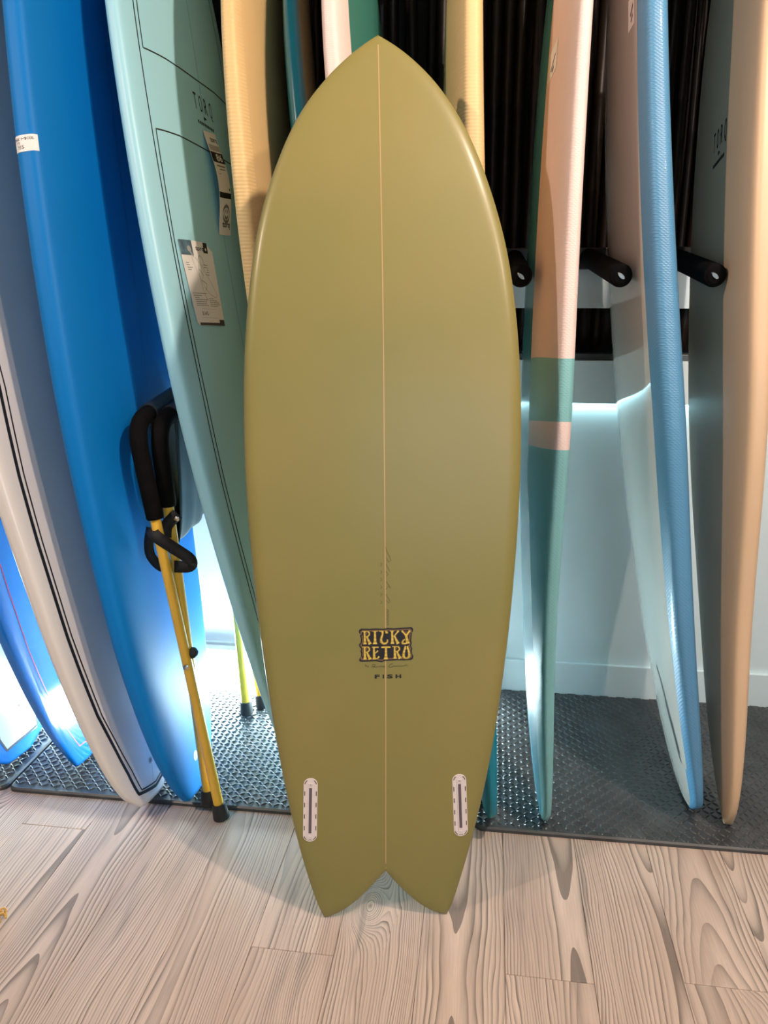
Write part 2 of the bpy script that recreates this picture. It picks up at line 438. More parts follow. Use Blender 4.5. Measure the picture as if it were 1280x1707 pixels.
led = empty('led_tape', wf(-0.4, 0.008, 0.979), 'thin glowing cool white LED tape under the pale ledge on the back wall', 'light')
wbox(MB(), -2.2, 1.35, 0.0008, 0.0148, 0.9825, 0.9855).build('channel', M['steelbit'], led)
wbox(MB(), -2.2, 1.35, 0.002, 0.0135, 0.979, 0.9823).build('tape', emit_mat('cool_led_tape', (0.60, 0.93, 1.0, 1), 30.0), led)

# ------------------------------------------------------------------ rubber mats with raised tread
MAT_T = 0.012
def mat_front(a): return 0.7185 - 0.009 * (a - 0.2)
def rubber_mat(a0, a1, label, back):
    root = empty('rubber_mat', wf((a0+a1)/2, 0.4, 0), label, 'mat', 'diamond plate floor mats under the boards')
    mb = MB(); c = 0.004; rc = 0.02
    f0, f1 = mat_front(a0), mat_front(a1)
    def loop(ins, z):
        p = [(a0+ins, back+ins), (a1-ins, back+ins)]
        for k in range(5):
            t = k/4*PI/2; p.append((a1-ins-rc+rc*math.cos(t), f1-ins-rc+rc*math.sin(t)))
        for k in range(5):
            t = PI/2+k/4*PI/2; p.append((a0+ins+rc+rc*math.cos(t), f0-ins-rc+rc*math.sin(t)))
        return [wf(x, y, z) for x, y in p]
    V = loop(0, 0.0003) + loop(0, MAT_T - c) + loop(c, MAT_T); n = len(V)//3
    F = [[k, (k+1) % n, n+(k+1) % n, n+k] for k in range(n)] + [[n+k, n+(k+1) % n, 2*n+(k+1) % n, 2*n+k] for k in range(n)] + [[2*n+k for k in range(n)], list(range(n))[::-1]]
    mb.add(V, F)
    # interlocking teeth along the back edge
    x = a0 + 0.03
    while x < a1 - 0.03:
        wbox(mb, x, x + 0.026, back - 0.008, back + 0.004, 0.0004, MAT_T - 0.0012); x += 0.052
    mb.build('mat_body', M['mat'], root)
    tv = []; tf = []
    p = 0.0168; L, Wd, Hh = 0.0112, 0.0034, 0.0034
    nu = int((a1 - a0) / p) + 1
    for i in range(nu):
        for j in range(52):
            ca = a0 + 0.012 + i * p; cb = back + 0.012 + j * p
            if ca > a1 - 0.010 or cb > mat_front(ca) - 0.010: continue
            s = 1 if (i + j) % 2 else -1
            t = R(45) * s
            ux, uy = math.cos(t), math.sin(t)
            k = len(tv)
            for (l, w_, h) in ((-1, 0, 0), (-0.45, -0.85, 0), (0.45, -0.85, 0), (1, 0, 0), (0.45, 0.85, 0), (-0.45, 0.85, 0),
                               (-0.62, 0, 0.75), (-0.3, -0.4, 0.95), (0.3, -0.4, 0.95), (0.62, 0, 0.75), (0.3, 0.4, 0.95), (-0.3, 0.4, 0.95)):
                tv.append(wf(ca + ux*L*l - uy*Wd*w_, cb + uy*L*l + ux*Wd*w_, MAT_T + Hh*h))
            tf += [[k+q, k+(q+1) % 6, k+6+(q+1) % 6, k+6+q] for q in range(6)] + [[k+6+q for q in range(6)]]
    t_ = mesh_obj('tread_pattern', tv, tf, M['mat'], root, smooth=True)
    t_['kind'] = 'stuff'
    return root
rubber_mat(-1.55, -0.926, 'left end rubber diamond plate mat in the bottom left corner', 0.136)
rubber_mat(-0.920, 0.318, 'grey rubber diamond plate mat under the blue and white boards', 0.136)
rubber_mat(0.324, 1.75, 'dark rubber diamond plate mat under the pink and steel blue boards', 0.016)

# ------------------------------------------------------------------ surfboards standing in the rack
class Board:
    """a board by outline, foil and rocker; phi 180 = near rail, 270 = right face, 90 = left face"""
    def __init__(s, L, tx, ty, back, side, yaw, B, T, rt, rn, t0, t1, t2, z0=MAT_T + 0.0034):
        s.L, s.B, s.T, s.rt, s.rn, s.t0, s.t1, s.t2 = L, B, T, rt, rn, t0, t1, t2
        A = np.array([math.tan(R(side)), math.tan(R(back)), 1.0]); A /= np.linalg.norm(A)
        Wd = np.array([math.sin(R(yaw)), math.cos(R(yaw)), 0.0]); Wd -= A * Wd.dot(A); Wd /= np.linalg.norm(Wd)
        s.A, s.Wd, s.N = A, Wd, np.cross(A, Wd)
        s.P0 = np.array([tx, ty, 0.0])
        ss, pp = np.meshgrid(np.concatenate([np.linspace(0, .1, 26), np.linspace(.11, 1, 70)]), np.linspace(0, 2*PI, 33)[:-1], indexing='ij')
        s.P0[2] += z0 - s.at(ss, pp)[..., 2].min() + 0.0005
    def prof(s, t):
        f = pchip([0, .02, .07, .2, .45, .75, .92, .98, 1], [s.t0, s.t1, (s.t1*1.2+s.t2)/2.2, s.t2, 1, .93, .62, .3, .03], t)
        th = s.T * pchip([0, .03, .12, .45, .8, .97, 1], [.30, .42, .68, 1, .85, .4, .15], t)
        t = np.asarray(t, float)
        rk = s.rt*np.clip((.4-t)/.4, 0, 1)**2.2 + s.rn*np.clip((t-.45)/.55, 0, 1)**2.2
        return s.B*f, th, rk - s.rt
    def at(s, t, ph, off=0.0):
        hw, th, rk = s.prof(t)
        c, sn = np.cos(ph), np.sin(ph)
        v = hw*np.sign(c)*np.abs(c)**.8; n = th/2*np.sign(sn)*np.abs(sn)**.55
        P = s.P0 + s.A*(np.asarray(t, float)*s.L)[..., None] + s.Wd*np.asarray(v)[..., None] + s.N*np.asarray(n+rk)[..., None]
        if np.any(off):
            e = 1e-3
            du = s.at(np.clip(t+e, 0, 1), ph) - s.at(np.clip(t-e, 0, 1), ph); dp = s.at(t, ph+e) - s.at(t, ph-e)
            nn = np.cross(dp, du); nn /= (np.linalg.norm(nn, axis=-1, keepdims=True) + 1e-12)
            c0 = s.P0 + s.A*(np.asarray(t, float)*s.L)[..., None] + s.N*np.asarray(rk)[..., None]
            sg = np.sign(np.sum(nn*(P-c0), axis=-1, keepdims=True)); sg[sg == 0] = 1
            P = P + nn*sg*off
        return P
    def deg(s, t, d, off=0.0): return s.at(np.asarray(t, float), np.radians(np.asarray(d, float)), off)
    def phi_of(s, t, v, side):
        """side -1 = right face, +1 = left face; v across the board in metres"""
        hw = float(s.prof(t)[0]); x = max(-0.999, min(0.999, v/hw)); c = math.copysign(abs(x)**1.25, x)
        return (360 - math.degrees(math.acos(c))) if side < 0 else math.degrees(math.acos(c))
    def face(s, u, v, side, off=0.0006):
        t = u / s.L; return s.deg(np.array([t]), np.array([s.phi_of(t, v, side)]), off)[0]

def hull(b, parent, mats, zone=None, s_cuts=(), p_cuts=(), warp=None):
    S = sorted(set(np.round(np.concatenate([np.linspace(0, .06, 22), np.linspace(.065, .2, 22), np.linspace(.21, .95, 60), np.linspace(.955, 1, 18), np.array(s_cuts, float)]), 5)))
    Pd = sorted(set(np.round(np.concatenate([np.linspace(0, 360, 73)[:-1], np.array([k*90 + d for k in range(4) for d in (1, 2.2, -1, -2.2)]) % 360, np.array(p_cuts, float)]), 4)))
    ss, pp = np.meshgrid(np.array(S), np.array(Pd), indexing='ij')
    V = b.deg(warp(ss, pp) if warp else ss, pp).reshape(-1, 3); n = len(Pd); F = []; mi = []
    for i in range(len(S)-1):
        for k in range(n):
            F.append([i*n+k, i*n+(k+1) % n, (i+1)*n+(k+1) % n, (i+1)*n+k])
            p1 = Pd[(k+1) % n] if k < n-1 else 360.0
            mi.append(zone((S[i]+S[i+1])/2, (Pd[k]+p1)/2) if zone else 0)
    F += [list(range(n))[::-1], [(len(S)-1)*n+k for k in range(n)]]; mi += [mi[0], mi[-1]]
    return mesh_obj('hull', V, F, mats, parent, smooth=True, mat_idx=mi)

def line_on(b, path, width, name, mat, parent, off=0.0006, sub=14):
    """a painted line that follows the surface: path = [(s, phi)]"""
    P = []
    for (s0, p0), (s1, p1) in zip(path[:-1], path[1:]):
        for k in range(sub): P.append((s0+(s1-s0)*k/sub, p0+(p1-p0)*k/sub))
    P.append(path[-1])
    t = np.array([p[0] for p in P]); d = np.array([p[1] for p in P])
    C = b.deg(t, d, off); C2 = b.deg(t, d, off + 0.004); V = []
    for i in range(len(P)):
        tg = C[min(i+1, len(P)-1)] - C[max(i-1, 0)]; tg /= np.linalg.norm(tg) + 1e-9
        nn = C2[i]-C[i]; nn /= np.linalg.norm(nn); w = np.cross(tg, nn)
        V += [C[i] + w*width/2, C[i] - w*width/2]
    F = [[2*i, 2*i+1, 2*i+3, 2*i+2] for i in range(len(P)-1)]
    return mesh_obj(name, V, F, mat, parent, fix=False)

def patch_on(b, rows, name, mat, parent, off=0.0004, n=24):
    """a painted area between two phi limits: rows = [(s, phi_a, phi_b)]"""
    t = np.array([r_[0] for r_ in rows]); a_ = np.array([r_[1] for r_ in rows]); c_ = np.array([r_[2] for r_ in rows])
    tt = np.repeat(t[:, None], n+1, 1); pp = a_[:, None] + (c_-a_)[:, None]*np.linspace(0, 1, n+1)[None]
    V = b.deg(tt, pp, off).reshape(-1, 3)
    F = [[i*(n+1)+k, i*(n+1)+k+1, (i+1)*(n+1)+k+1, (i+1)*(n+1)+k] for i in range(len(rows)-1) for k in range(n)]
    return mesh_obj(name, V, F, mat, parent, fix=False)

GROUP = 'surfboards standing on their tails along the rack'
def make(name, label, **kw):
    b = Board(**kw)
    e = empty(name, (kw['tx'], kw['ty'], MAT_T), label, 'surfboard', GROUP)
    return b, e

def plug(b, s, ph, parent, rad=0.011, mat=None, inner=None):
    c = b.deg(np.array([s]), np.array([ph]), 0.0008)[0]
    c2 = b.deg(np.array([s]), np.array([ph]), 0.0048)[0]; n = (c2-c)/np.linalg.norm(c2-c)
    u = b.A - n*b.A.dot(n); u /= np.linalg.norm(u); w = np.cross(n, u)
    mp = lambda x, y: c + u*x + w*y
    o = decal('leash_plug', disc(0, 0, rad), mp, mat or M['paper'], parent)
    decal('plug_hole', shift(disc(0, 0, rad*0.6), 0, 0), lambda x, y: mp(x, y) + n*0.0003, inner or M['greyprint'], o)
    return o

def torq_logo(b, u, v, side, wid, hgt, parent, mat, flip=1):
    """tall narrow spaced capitals, a small mark and a fine line of lettering under it"""
    polys = []
    t = text_polys('TORQ', 1.0, 1.0, 'LEFT')
    for i, ch in enumerate('TORQ'):
        g = text_polys(ch, 1.0); xs = [p[0] for q in g for p in q]; ys = [p[1] for q in g for p in q]
        x0, x1, y0 = min(xs), max(xs), 0.0
        polys += [[((i*0.27 + (x-x0)/(x1-x0)*0.145 - 0.48)*wid, y/0.73*hgt) for x, y in q] for q in g]
    polys += [[(-0.02*wid-0.006, -0.30*hgt), (-0.006, -0.42*hgt), (0.010, -0.30*hgt), (-0.006, -0.20*hgt)]]
    for i in range(10):
        polys += [[((-0.42+i*0.085)*wid, -0.62*hgt), ((-0.42+i*0.085+0.055)*wid, -0.62*hgt), ((-0.42+i*0.085+0.055)*wid, -0.80*hgt), ((-0.42+i*0.085)*wid, -0.80*hgt)]]
    return decal('logo', polys, lambda x, y: b.face(u + y, v + x*flip, side, 0.0007), mat, parent)

# --- far left: white face with blue rail and charcoal pinline
b, e = make('shortboard', 'white faced surfboard with blue rail and charcoal pinline cut off at far left', L=2.1, tx=-1.0316, ty=1.9030, back=12, side=-12, yaw=-0.17, B=0.26, T=0.06, rt=0.0237, rn=-0.08, t0=0.2669, t1=0.5799, t2=0.5896)
blue_gloss = paint('glossy_bright_blue', srgb(0, 122, 214), 0.22, 0.04, 5, coat=0.6)
hull(b, e, [blue_gloss])
white_gloss = paint('glossy_white_resin', (0.78, 0.78, 0.76, 1), 0.18, 0.02, 5, coat=0.5)
rows = [(0.020, 247, 306), (0.026, 243, 306.5), (0.038, 236, 309), (0.06, 233, 309), (0.12, 231, 309), (0.3, 228, 312), (0.6, 226, 314), (0.9, 226, 314)]
def fine_rows(rows, n=10):
    out = []
    for r0, r1 in zip(rows[:-1], rows[1:]):
        for k in range(n): out.append(tuple(x0+(x1-x0)*k/n for x0, x1 in zip(r0, r1)))
    return out + [rows[-1]]
patch_on(b, fine_rows(rows), 'white_panel', white_gloss, e)
line_on(b, [(0.9, 225), (0.3, 227), (0.0373, 234.5), (0.0185, 247), (0.0235, 307.5), (0.3, 313), (0.9, 315)], 0.007, 'pinline', M['charink'], e, 0.0008)
line_on(b, [(0.9, 270), (0.081, 272), (0.0215, 277)], 0.004, 'stringer', paint('pine_stringer', srgb(200, 175, 140), 0.4), e, 0.0008)
plug(b, 0.0648, 273, e, 0.006, M['paper'], M['blackink'])

# --- cobalt blue with a red pinline
b, e = make('shortboard', 'glossy cobalt blue surfboard with a thin red pinline left of the white board', L=2.1, tx=-0.8370, ty=1.9060, back=9.9996, side=-12.6534, yaw=1.7477, B=0.2453, T=0.0722, rt=-0.0326, rn=-0.08, t0=0.3081, t1=0.4119, t2=0.8263)
cobalt = paint('cobalt_resin', srgb(0, 116, 205), 0.12, 0.05, 4, coat=0.9, coat_rough=0.02)
hull(b, e, [cobalt])
line_on(b, [(0.95, 228), (0.28, 228), (0.17, 226), (0.10, 228.5), (0.0598, 234), (0.0223, 246), (0.021, 268), (0.0223, 296), (0.06, 306), (0.17, 314), (0.95, 312)], 0.0032, 'pinline', M['redink'], e, 0.0007)

# --- white longboard with double black pinline
b, e = make('longboard', 'cream white longboard with double black pinline and shaded side in front of the blue board', L=2.7, tx=-0.6074, ty=1.7260, back=10.0831, side=-11.9631, yaw=8.6036, B=0.29, T=0.09, rt=-0.0044, rn=-0.08, t0=0.20, t1=0.3941, t2=0.8251)
cream = paint('cream_resin', (0.74, 0.70, 0.66, 1), 0.28, 0.03, 3, coat=0.35)
hull(b, e, [cream])
line_on(b, [(0.95, 224), (0.60, 224), (0.394, 221.5), (0.3586, 218.5), (0.3223, 215.5), (0.2673, 213.5), (0.1823, 213.5), (0.1448, 215), (0.106, 217), (0.066, 226), (0.0398, 231), (0.0148, 231.5), (0.0085, 273.5), (0.0145, 310), (0.04, 315), (0.15, 322), (0.95, 318)], 0.0085, 'pinline', M['blackink'], e, 0.0007)
line_on(b, [(0.95, 229), (0.60, 229), (0.394, 227), (0.3223, 221), (0.2673, 219.3), (0.1823, 219.6), (0.1035, 224), (0.066, 233), (0.0398, 240), (0.0165, 243), (0.0123, 274), (0.0178, 300), (0.04, 308), (0.15, 316), (0.95, 313)], 0.0038, 'pinline', M['blackink'], e, 0.0008)
line_on(b, [(0.031, 272), (0.0145, 270)], 0.002, 'stringer', M['paleprint'], e, 0.0006)
plug(b, 0.0348, 271, e, 0.009, M['paleprint'], M['greyprint'])

# --- blue longboard
b, e = make('longboard', 'matte blue longboard with a white size sticker on its rail', L=2.6, tx=-0.4968, ty=1.7638, back=9.3191, side=-6.7305, yaw=3.4170, B=0.3189, T=0.0989, rt=-0.0327, rn=-0.1052, t0=0.2790, t1=0.4179, t2=0.8555)
blue = paint('satin_blue', srgb(0, 116, 192), 0.55, 0.03, 3, spec=0.22)
hull(b, e, [blue])
line_on(b, [(0.9, 276), (0.59, 276), (0.05, 270)], 0.0016, 'stringer', paint('faint_blue_line', srgb(0, 80, 150), 0.4), e, 0.0005)
plug(b, 0.0348, 266, e, 0.013, M['paper'], M['paleprint'])
def sticker_map(b, s0, s1, p0, p1, off):
    return lambda x, y: b.deg(np.array([s0+(s1-s0)*y]), np.array([p0+(p1-p0)*x]), off)[0]
S0, S1, PA, PB = 0.5840, 0.5965, 158, 195.5
st = patch_on(b, [(S0+(S1-S0)*k/8, PA, PB) for k in range(9)], 'size_sticker', M['paper'], e, 0.0006)
mp = sticker_map(b, S0, S1, PA, PB, 0.0009)
def fit_text(s, x0, x1, y0, y1, bold=0.0):
    g = text_polys(s, 1.0, bold=bold); xs = [p[0] for q in g for p in q]; ys = [p[1] for q in g for p in q]
    sx = (x1-x0)/(max(xs)-min(xs)); sy = (y1-y0)/(max(ys)-min(ys))
    return [[(x0+(x-min(xs))*sx, y0+(y-min(ys))*sy) for x, y in q] for q in g]
decal('sticker_print', fit_text('MAGIC MODEL', 0.22, 0.84, 0.68, 0.84) + fit_text("7'5", 0.36, 0.49, 0.46, 0.60) + fit_text('1935', 0.36, 0.58, 0.16, 0.38), mp, M['blackink'], st)

# --- teal performance board with black panel lines
b, e = make('longboard', 'mint teal longboard with black panel lines, lettering and price card', L=2.5, tx=-0.1751, ty=1.86, back=9.2143, side=-10.4106, yaw=14.0205, B=0.2921, T=0.0763, rt=-0.0298, rn=-0.0766, t0=0.2560, t1=0.4819, t2=0.8170)
TB, TE = b, e
teal = paint('matte_mint_teal', srgb(158, 212, 226), 0.42, 0.03, 3)
hull(b, e, [teal])
line_on(b, [(0.97, 224), (0.90, 221), (0.7674, 220), (0.60, 219.7), (0.41, 219.7), (0.33, 218), (0.19, 219), (0.06, 225), (0.02, 240)], 0.0032, 'pinline', M['blackink'], e)
line_on(b, [(0.95, 226), (0.7699, 225), (0.7265, 224.7), (0.7300, 250), (0.7312, 270), (0.7325, 292), (0.7300, 316), (0.80, 316), (0.95, 314)], 0.0032, 'pinline', M['blackink'], e)
line_on(b, [(0.02, 246), (0.06, 231), (0.19, 224.5), (0.33, 222.7), (0.41, 224), (0.56, 223.6), (0.6565, 225), (0.6612, 251), (0.6625, 274), (0.6637, 303), (0.6610, 316), (0.5, 318), (0.2, 316)], 0.0032, 'pinline', M['blackink'], e)
line_on(b, [(0.95, 275.5), (0.74, 275), (0.57, 273), (0.2, 270)], 0.0011, 'stringer', paint('grey_teal_line', srgb(58, 96, 96), 0.5), e)
torq_logo(b, 0.7005*2.5, 0.040, -1, 0.100, 0.042, e, M['blackink'])

# price card stuck on the teal board: slightly lifted
def card_map(b, corners, off):
    """corners: (s, phi) TL, TR, BR, BL; x right, y down in 0..1; off may depend on x, y"""
    (a0, a1), (b0_, b1_), (c0, c1), (d0, d1) = corners
    def f(x, y, extra=0.0):
        s = (a0*(1-x)+b0_*x)*(1-y) + (d0*(1-x)+c0*x)*y; p = (a1*(1-x)+b1_*x)*(1-y) + (d1*(1-x)+c1*x)*y
        return b.deg(np.array([s]), np.array([p]), off(x, y)+extra)[0]
    return f
def sheet(name, f, mat, parent, nx=10, ny=24, th=0.0006, clip=None):
    V = []; nn = (nx+1)*(ny+1)
    for z in (0.0, -th):
        for j in range(ny+1):
            for i in range(nx+1):
                x, y = i/nx, j/ny
                if clip: x, y = clip(x, y)
                V.append(f(x, y, z))
    F = []
    for j in range(ny):
        for i in range(nx):
            q = [j*(nx+1)+i, j*(nx+1)+i+1, (j+1)*(nx+1)+i+1, (j+1)*(nx+1)+i]; F.append(q); F.append([nn+k for k in q][::-1])
    edge = [i for i in range(nx+1)] + [(j+1)*(nx+1)-1 for j in range(1, ny+1)] + [ny*(nx+1)+i for i in range(nx-1, -1, -1)] + [j*(nx+1) for j in range(ny-1, 0, -1)]
    F += [[edge[k], edge[(k+1) % len(edge)], nn+edge[(k+1) % len(edge)], nn+edge[k]] for k in range(len(edge))]
    return mesh_obj(name, V, F, mat, parent, fix=True)
cc = ((0.5588, 227.3), (0.5635, 261.5), (0.4822, 260.0), (0.4800, 232.0))
cf = card_map(b, cc, lambda x, y: 0.0025 + 0.002*x)
card = empty('price_card', tuple(cf(0.5, 1.0)), 'white printed price card stuck to the teal board above its edge lines', 'price card')
def card_clip(x, y):
    if x > 0.82: y = max(y, (x-0.82)*0.55)
    if x < 0.10: y = min(y, 1.0 - (0.10-x)*0.35)
    return x, y
sheet('card', cf, M['paper'], card, clip=card_clip)
D_ = lambda nm, polys, mat, z=0.0004: decal(nm, polys, lambda x, y: cf(x, y, z), mat, card)
rect = lambda x0, y0, x1, y1: [[(x0+(x1-x0)*k/8, y0), (x0+(x1-x0)*(k+1)/8, y0), (x0+(x1-x0)*(k+1)/8, y1), (x0+(x1-x0)*k/8, y1)] for k in range(8)]
up = lambda polys: [[(x, 1-y) for x, y in q] for q in polys]
D_('photo_print', rect(0.0, 0.0, 0.42, 0.175), M['blueprint'])
D_('photo_figure', disc(0.30, 0.10, 0.06, 0.035) + ribbon([(0.27, 0.10), (0.33, 0.14), (0.40, 0.19)], [0.03, 0.03, 0.02]), M['paleprint'], 0.0007)
D_('board_drawing', ring2(0.60, 0.43, 0.12, 0.26, 0.012, 100, 330) + ribbon([(0.33, 0.19), (0.42, 0.36), (0.58, 0.55), (0.70, 0.62), (0.86, 0.66)], 0.008) + ribbon([(0.44, 0.19), (0.62, 0.30), (0.80, 0.48), (0.92, 0.62), (0.88, 0.655)], 0.008) + ribbon([(0.50, 0.33), (0.60, 0.40), (0.52, 0.46), (0.66, 0.50), (0.60, 0.58)], 0.016), M['paleprint'])
D_('brand_print', fit_text('torq', 0, 1, 0, 1, 0.02) and [[(0.52+x*0.24, 0.13-y*0.07) for x, y in q] for q in fit_text('torq', 0, 1, 0, 1, 0.02)], M['blackink'])
D_('black_tab', rect(0.76, 0.005, 0.87, 0.13), M['blackink'])
D_('tab_mark', disc(0.815, 0.085, 0.022, 0.018), M['paper'], 0.0007)
txt = []
for (x0, x1, y) in ((0.10, 0.20, .26), (0.10, 0.22, .285), (0.12, 0.30, .315), (0.12, 0.24, .342), (0.66, 0.78, .27), (0.66, 0.80, .30), (0.74, 0.80, .328), (0.72, 0.80, .356), (0.68, 0.80, .386),
                    (0.10, 0.58, .615), (0.10, 0.40, .640), (0.14, 0.30, .666), (0.62, 0.78, .672), (0.14, 0.60, .690), (0.14, 0.54, .713), (0.14, 0.52, .735), (0.14, 0.58, .757), (0.64, 0.88, .694), (0.64, 0.94, .716), (0.64, 0.96, .738), (0.64, 0.88, .760)):
    x = x0
    while x < x1:
        w_ = 0.03 + 0.03*random.random(); txt += rect(x, y, min(x+w_, x1), y+0.008); x += w_ + 0.012
D_('small_print', txt, M['greyprint'])
D_('rule', rect(0.30, 0.80, 0.80, 0.803) + rect(0.22, 0.905, 0.82, 0.908), M['paleprint'])
D_('price', [[(0.28+x*0.25, 0.885-y*0.055) for x, y in q] for q in fit_text('$ 645-', 0, 1, 0, 1)], M['blackink'])
D_('footer_bar', rect(0.10, 0.965, 0.995, 0.998) + rect(0.84, 0.925, 0.995, 0.965), M['charink'])

# hang tag strip that curls away from the same board
tc_ = ((0.6812, 271.0), (0.6849, 282.0), (0.5811, 279.5), (0.5774, 270.0))
tf_ = card_map(b, tc_, lambda x, y: 0.003 + 0.020*math.sin(PI*min(1, y*1.0))**1.3)
tagr = empty('hang_tag', tuple(tf_(0.5, 0.0)), 'long narrow white hang tag curling off the teal board under its lettering', 'tag')
sheet('tag_strip', tf_, M['paper'], tagr, nx=4, ny=40)
T_ = lambda nm, polys, mat, z=0.0004: decal(nm, polys, lambda x, y: tf_(x, y, z), mat, tagr)
sq = lambda s, x0, x1, y0, y1, bo=0.0: [[(x0+x*(x1-x0), y1-y*(y1-y0)) for x, y in q] for q in fit_text(s, 0, 1, 0, 1, bo)]
T_('brand_print', sq('torq', 0.32, 0.92, 0.05, 0.115, 0.02), M['blackink'])
T_('grey_band', rect(0.05, 0.13, 0.95, 0.19), M['paleprint'])
T_('black_band', rect(0.0, 0.205, 1.0, 0.31), M['blackink'])
T_('size_number', sq('86', 0.28, 0.82, 0.22, 0.295, 0.02), M['paper'], 0.0008)
T_('small_print', rect(0.15, 0.335, 0.85, 0.35) + rect(0.3, 0.37, 0.8, 0.38) + rect(0.15, 0.42, 0.3, 0.427), M['greyprint'])
T_('corner_mark', disc(0.86, 0.565, 0.05, 0.014), M['blackink'])
T_('black_band', rect(0.0, 0.60, 1.0, 0.655), M['blackink'])
T_('ring_mark', ring2(0.5, 0.80, 0.30, 0.075, 0.03) + ring2(0.5, 0.80, 0.16, 0.04, 0.03, -60, 240) + ribbon([(0.5, 0.70), (0.5, 0.80)], 0.03), M['greyprint'])
T_('brand_print', sq('torq', 0.18, 0.86, 0.875, 0.945, 0.03), M['blackink'])

# --- sand yellow soft top
b, e = make('soft_top_surfboard', 'sand yellow soft top surfboard with rippled skin just left of the green fish', L=2.4, tx=0.0, ty=1.845, back=9.3326, side=-8.4445, yaw=6.6885, B=0.2887, T=0.0769, rt=-0.0691, rn=-0.1185, t0=0.2688, t1=0.4, t2=0.8)
sand = foam_skin('sand_yellow_skin', srgb(226, 194, 136), 0.5, 40, 0.45)
sand_s = paint('sand_yellow_smooth', srgb(220, 188, 132), 0.45, 0.03, 5, bump=0.1, bscale=260)
hull(b, e, [sand, sand_s], lambda s, p: 1 if 212 < p < 350 else 0, p_cuts=(212,))

# --- olive faced board with teal rail
b, e = make('shortboard', 'slim board with deep teal rail and olive grey face right of the yellow board', L=2.3, tx=0.08, ty=1.885, back=9.6655, side=-10.9408, yaw=-1.8281, B=0.24, T=0.0702, rt=0.0116, rn=-0.1208, t0=0.2679, t1=0.4, t2=0.8)
deep_teal = paint('deep_teal_resin', srgb(0, 104, 124), 0.3, 0.04, 5, coat=0.3)
olive_grey = paint('olive_grey_resin', srgb(128, 122, 92), 0.3, 0.04, 5, coat=0.2)
hull(b, e, [deep_teal, olive_grey], lambda s, p: 1 if 203 < p < 352 else 0, p_cuts=(203, 352))

# --- blush pink rail, teal face
b, e = make('soft_top_surfboard', 'surfboard with blush pink rail and teal face behind the nose of the green fish', L=2.3, tx=0.15, ty=1.76, back=9.7999, side=-8.1456, yaw=11.5342, B=0.2845, T=0.0759, rt=0.0244, rn=-0.0661, t0=0.2593, t1=0.4, t2=0.8)
blush = foam_skin('blush_pink_skin', srgb(240, 216, 208), 0.5, 70, 0.2)
sea = paint('sea_green_deck', srgb(64, 130, 118), 0.4, 0.04, 5)
hull(b, e, [blush, sea], lambda s, p: 1 if 226.5 < p < 340 else 0, p_cuts=(226.5, 340))

# --- tan soft top with teal tail
b, e = make('soft_top_surfboard', 'tan soft top surfboard with teal blue tail right of the green fish nose', L=2.4, tx=0.2639, ty=1.6794, back=11.2, side=-2.4569, yaw=-0.1182, B=0.2794, T=0.0755, rt=-0.0201, rn=-0.05, t0=0.2263, t1=0.5016, t2=0.7788)
tan = foam_skin('tan_skin', srgb(228, 196, 142), 0.5, 46, 0.35)
tail_teal = paint('teal_blue_tail', srgb(0, 128, 150), 0.35, 0.04, 5)
hull(b, e, [tan, tail_teal], lambda s, p: 1 if s < 0.40 else 0, s_cuts=(0.40,))

# --- pink and sea green banded soft top
b, e = make('soft_top_surfboard', 'soft top surfboard with pink upper half, sea green lower half and one pink band', L=2.4, tx=0.4026, ty=1.6549, back=8.8592, side=0.7725, yaw=1.9059, B=0.2619, T=0.0584, rt=-0.0407, rn=-0.0450, t0=0.1090, t1=0.3148, t2=0.6072)
pinkskin = foam_skin('pink_skin', srgb(230, 206, 198), 0.5, 90, 0.3, weave=True)
greenskin = foam_skin('sea_green_skin', srgb(126, 182, 184), 0.5, 90, 0.3, weave=True)
slick = paint('blue_slick_bottom', srgb(86, 160, 178), 0.26, 0.03, 4, coat=0.2, coat_rough=0.04)
def zpink(s, p):
    lim = 87 if s > 0.36 else (87 + (0.36-s)/0.22*27 if s > 0.14 else 114)
    if 8 < p < lim: return 2
    if s > 0.4636 or 0.3870 < s < 0.4110: return 0
    return 1
hull(b, e, [pinkskin, greenskin, slick], zpink, warp=lambda s, p: s + 0.0085*(1+np.minimum(np.cos(np.radians(p)), 0))*np.exp(-((s-.4636)/.03)**2), s_cuts=(0.4636, 0.3870, 0.4110), p_cuts=list(np.arange(84, 116, 1.0)) + [8])
st = patch_on(b, [(0.722+0.026*k/8, 89-3*(k/8)*0, 107) for k in range(9)], 'size_sticker', M['paper'], e, 0.0006)
decal('sticker_print', [[(0.25, .3), (0.75, .62), (0.80, .56), (0.32, .24)], [(0.42, .22), (0.62, .30), (0.66, .20), (0.48, .12)]], sticker_map(b, 0.722, 0.748, 89, 107, 0.0009), M['blackink'], st)

# --- steel blue soft top with pale glossy bottom
b, e = make('soft_top_surfboard', 'steel blue soft top surfboard with glossy pale underside on the right', L=2.4, tx=0.7923, ty=1.7165, back=8.1750, side=-6.7313, yaw=5.7365, B=0.2654, T=0.0852, rt=-0.0374, rn=-0.0807, t0=0.2046, t1=0.4524, t2=0.7868)
steel = foam_skin('steel_blue_skin', srgb(84, 142, 182), 0.40, 90, 0.40, coat=0.10, weave=True, spec=0.5)
pale_slick = paint('pale_slick_bottom', srgb(200, 196, 188), 0.06, 0.02, 4, coat=0.3, coat_rough=0.015)
hull(b, e, [steel, pale_slick], lambda s, p: 1 if 10 < p < (139.5 if s > 0.06 else 131) else 0, s_cuts=(0.06,), p_cuts=(139.5, 131, 10))
st = patch_on(b, [(0.754+0.026*k/8, 119, 134) for k in range(9)], 'size_sticker', M['paper'], e, 0.0006)
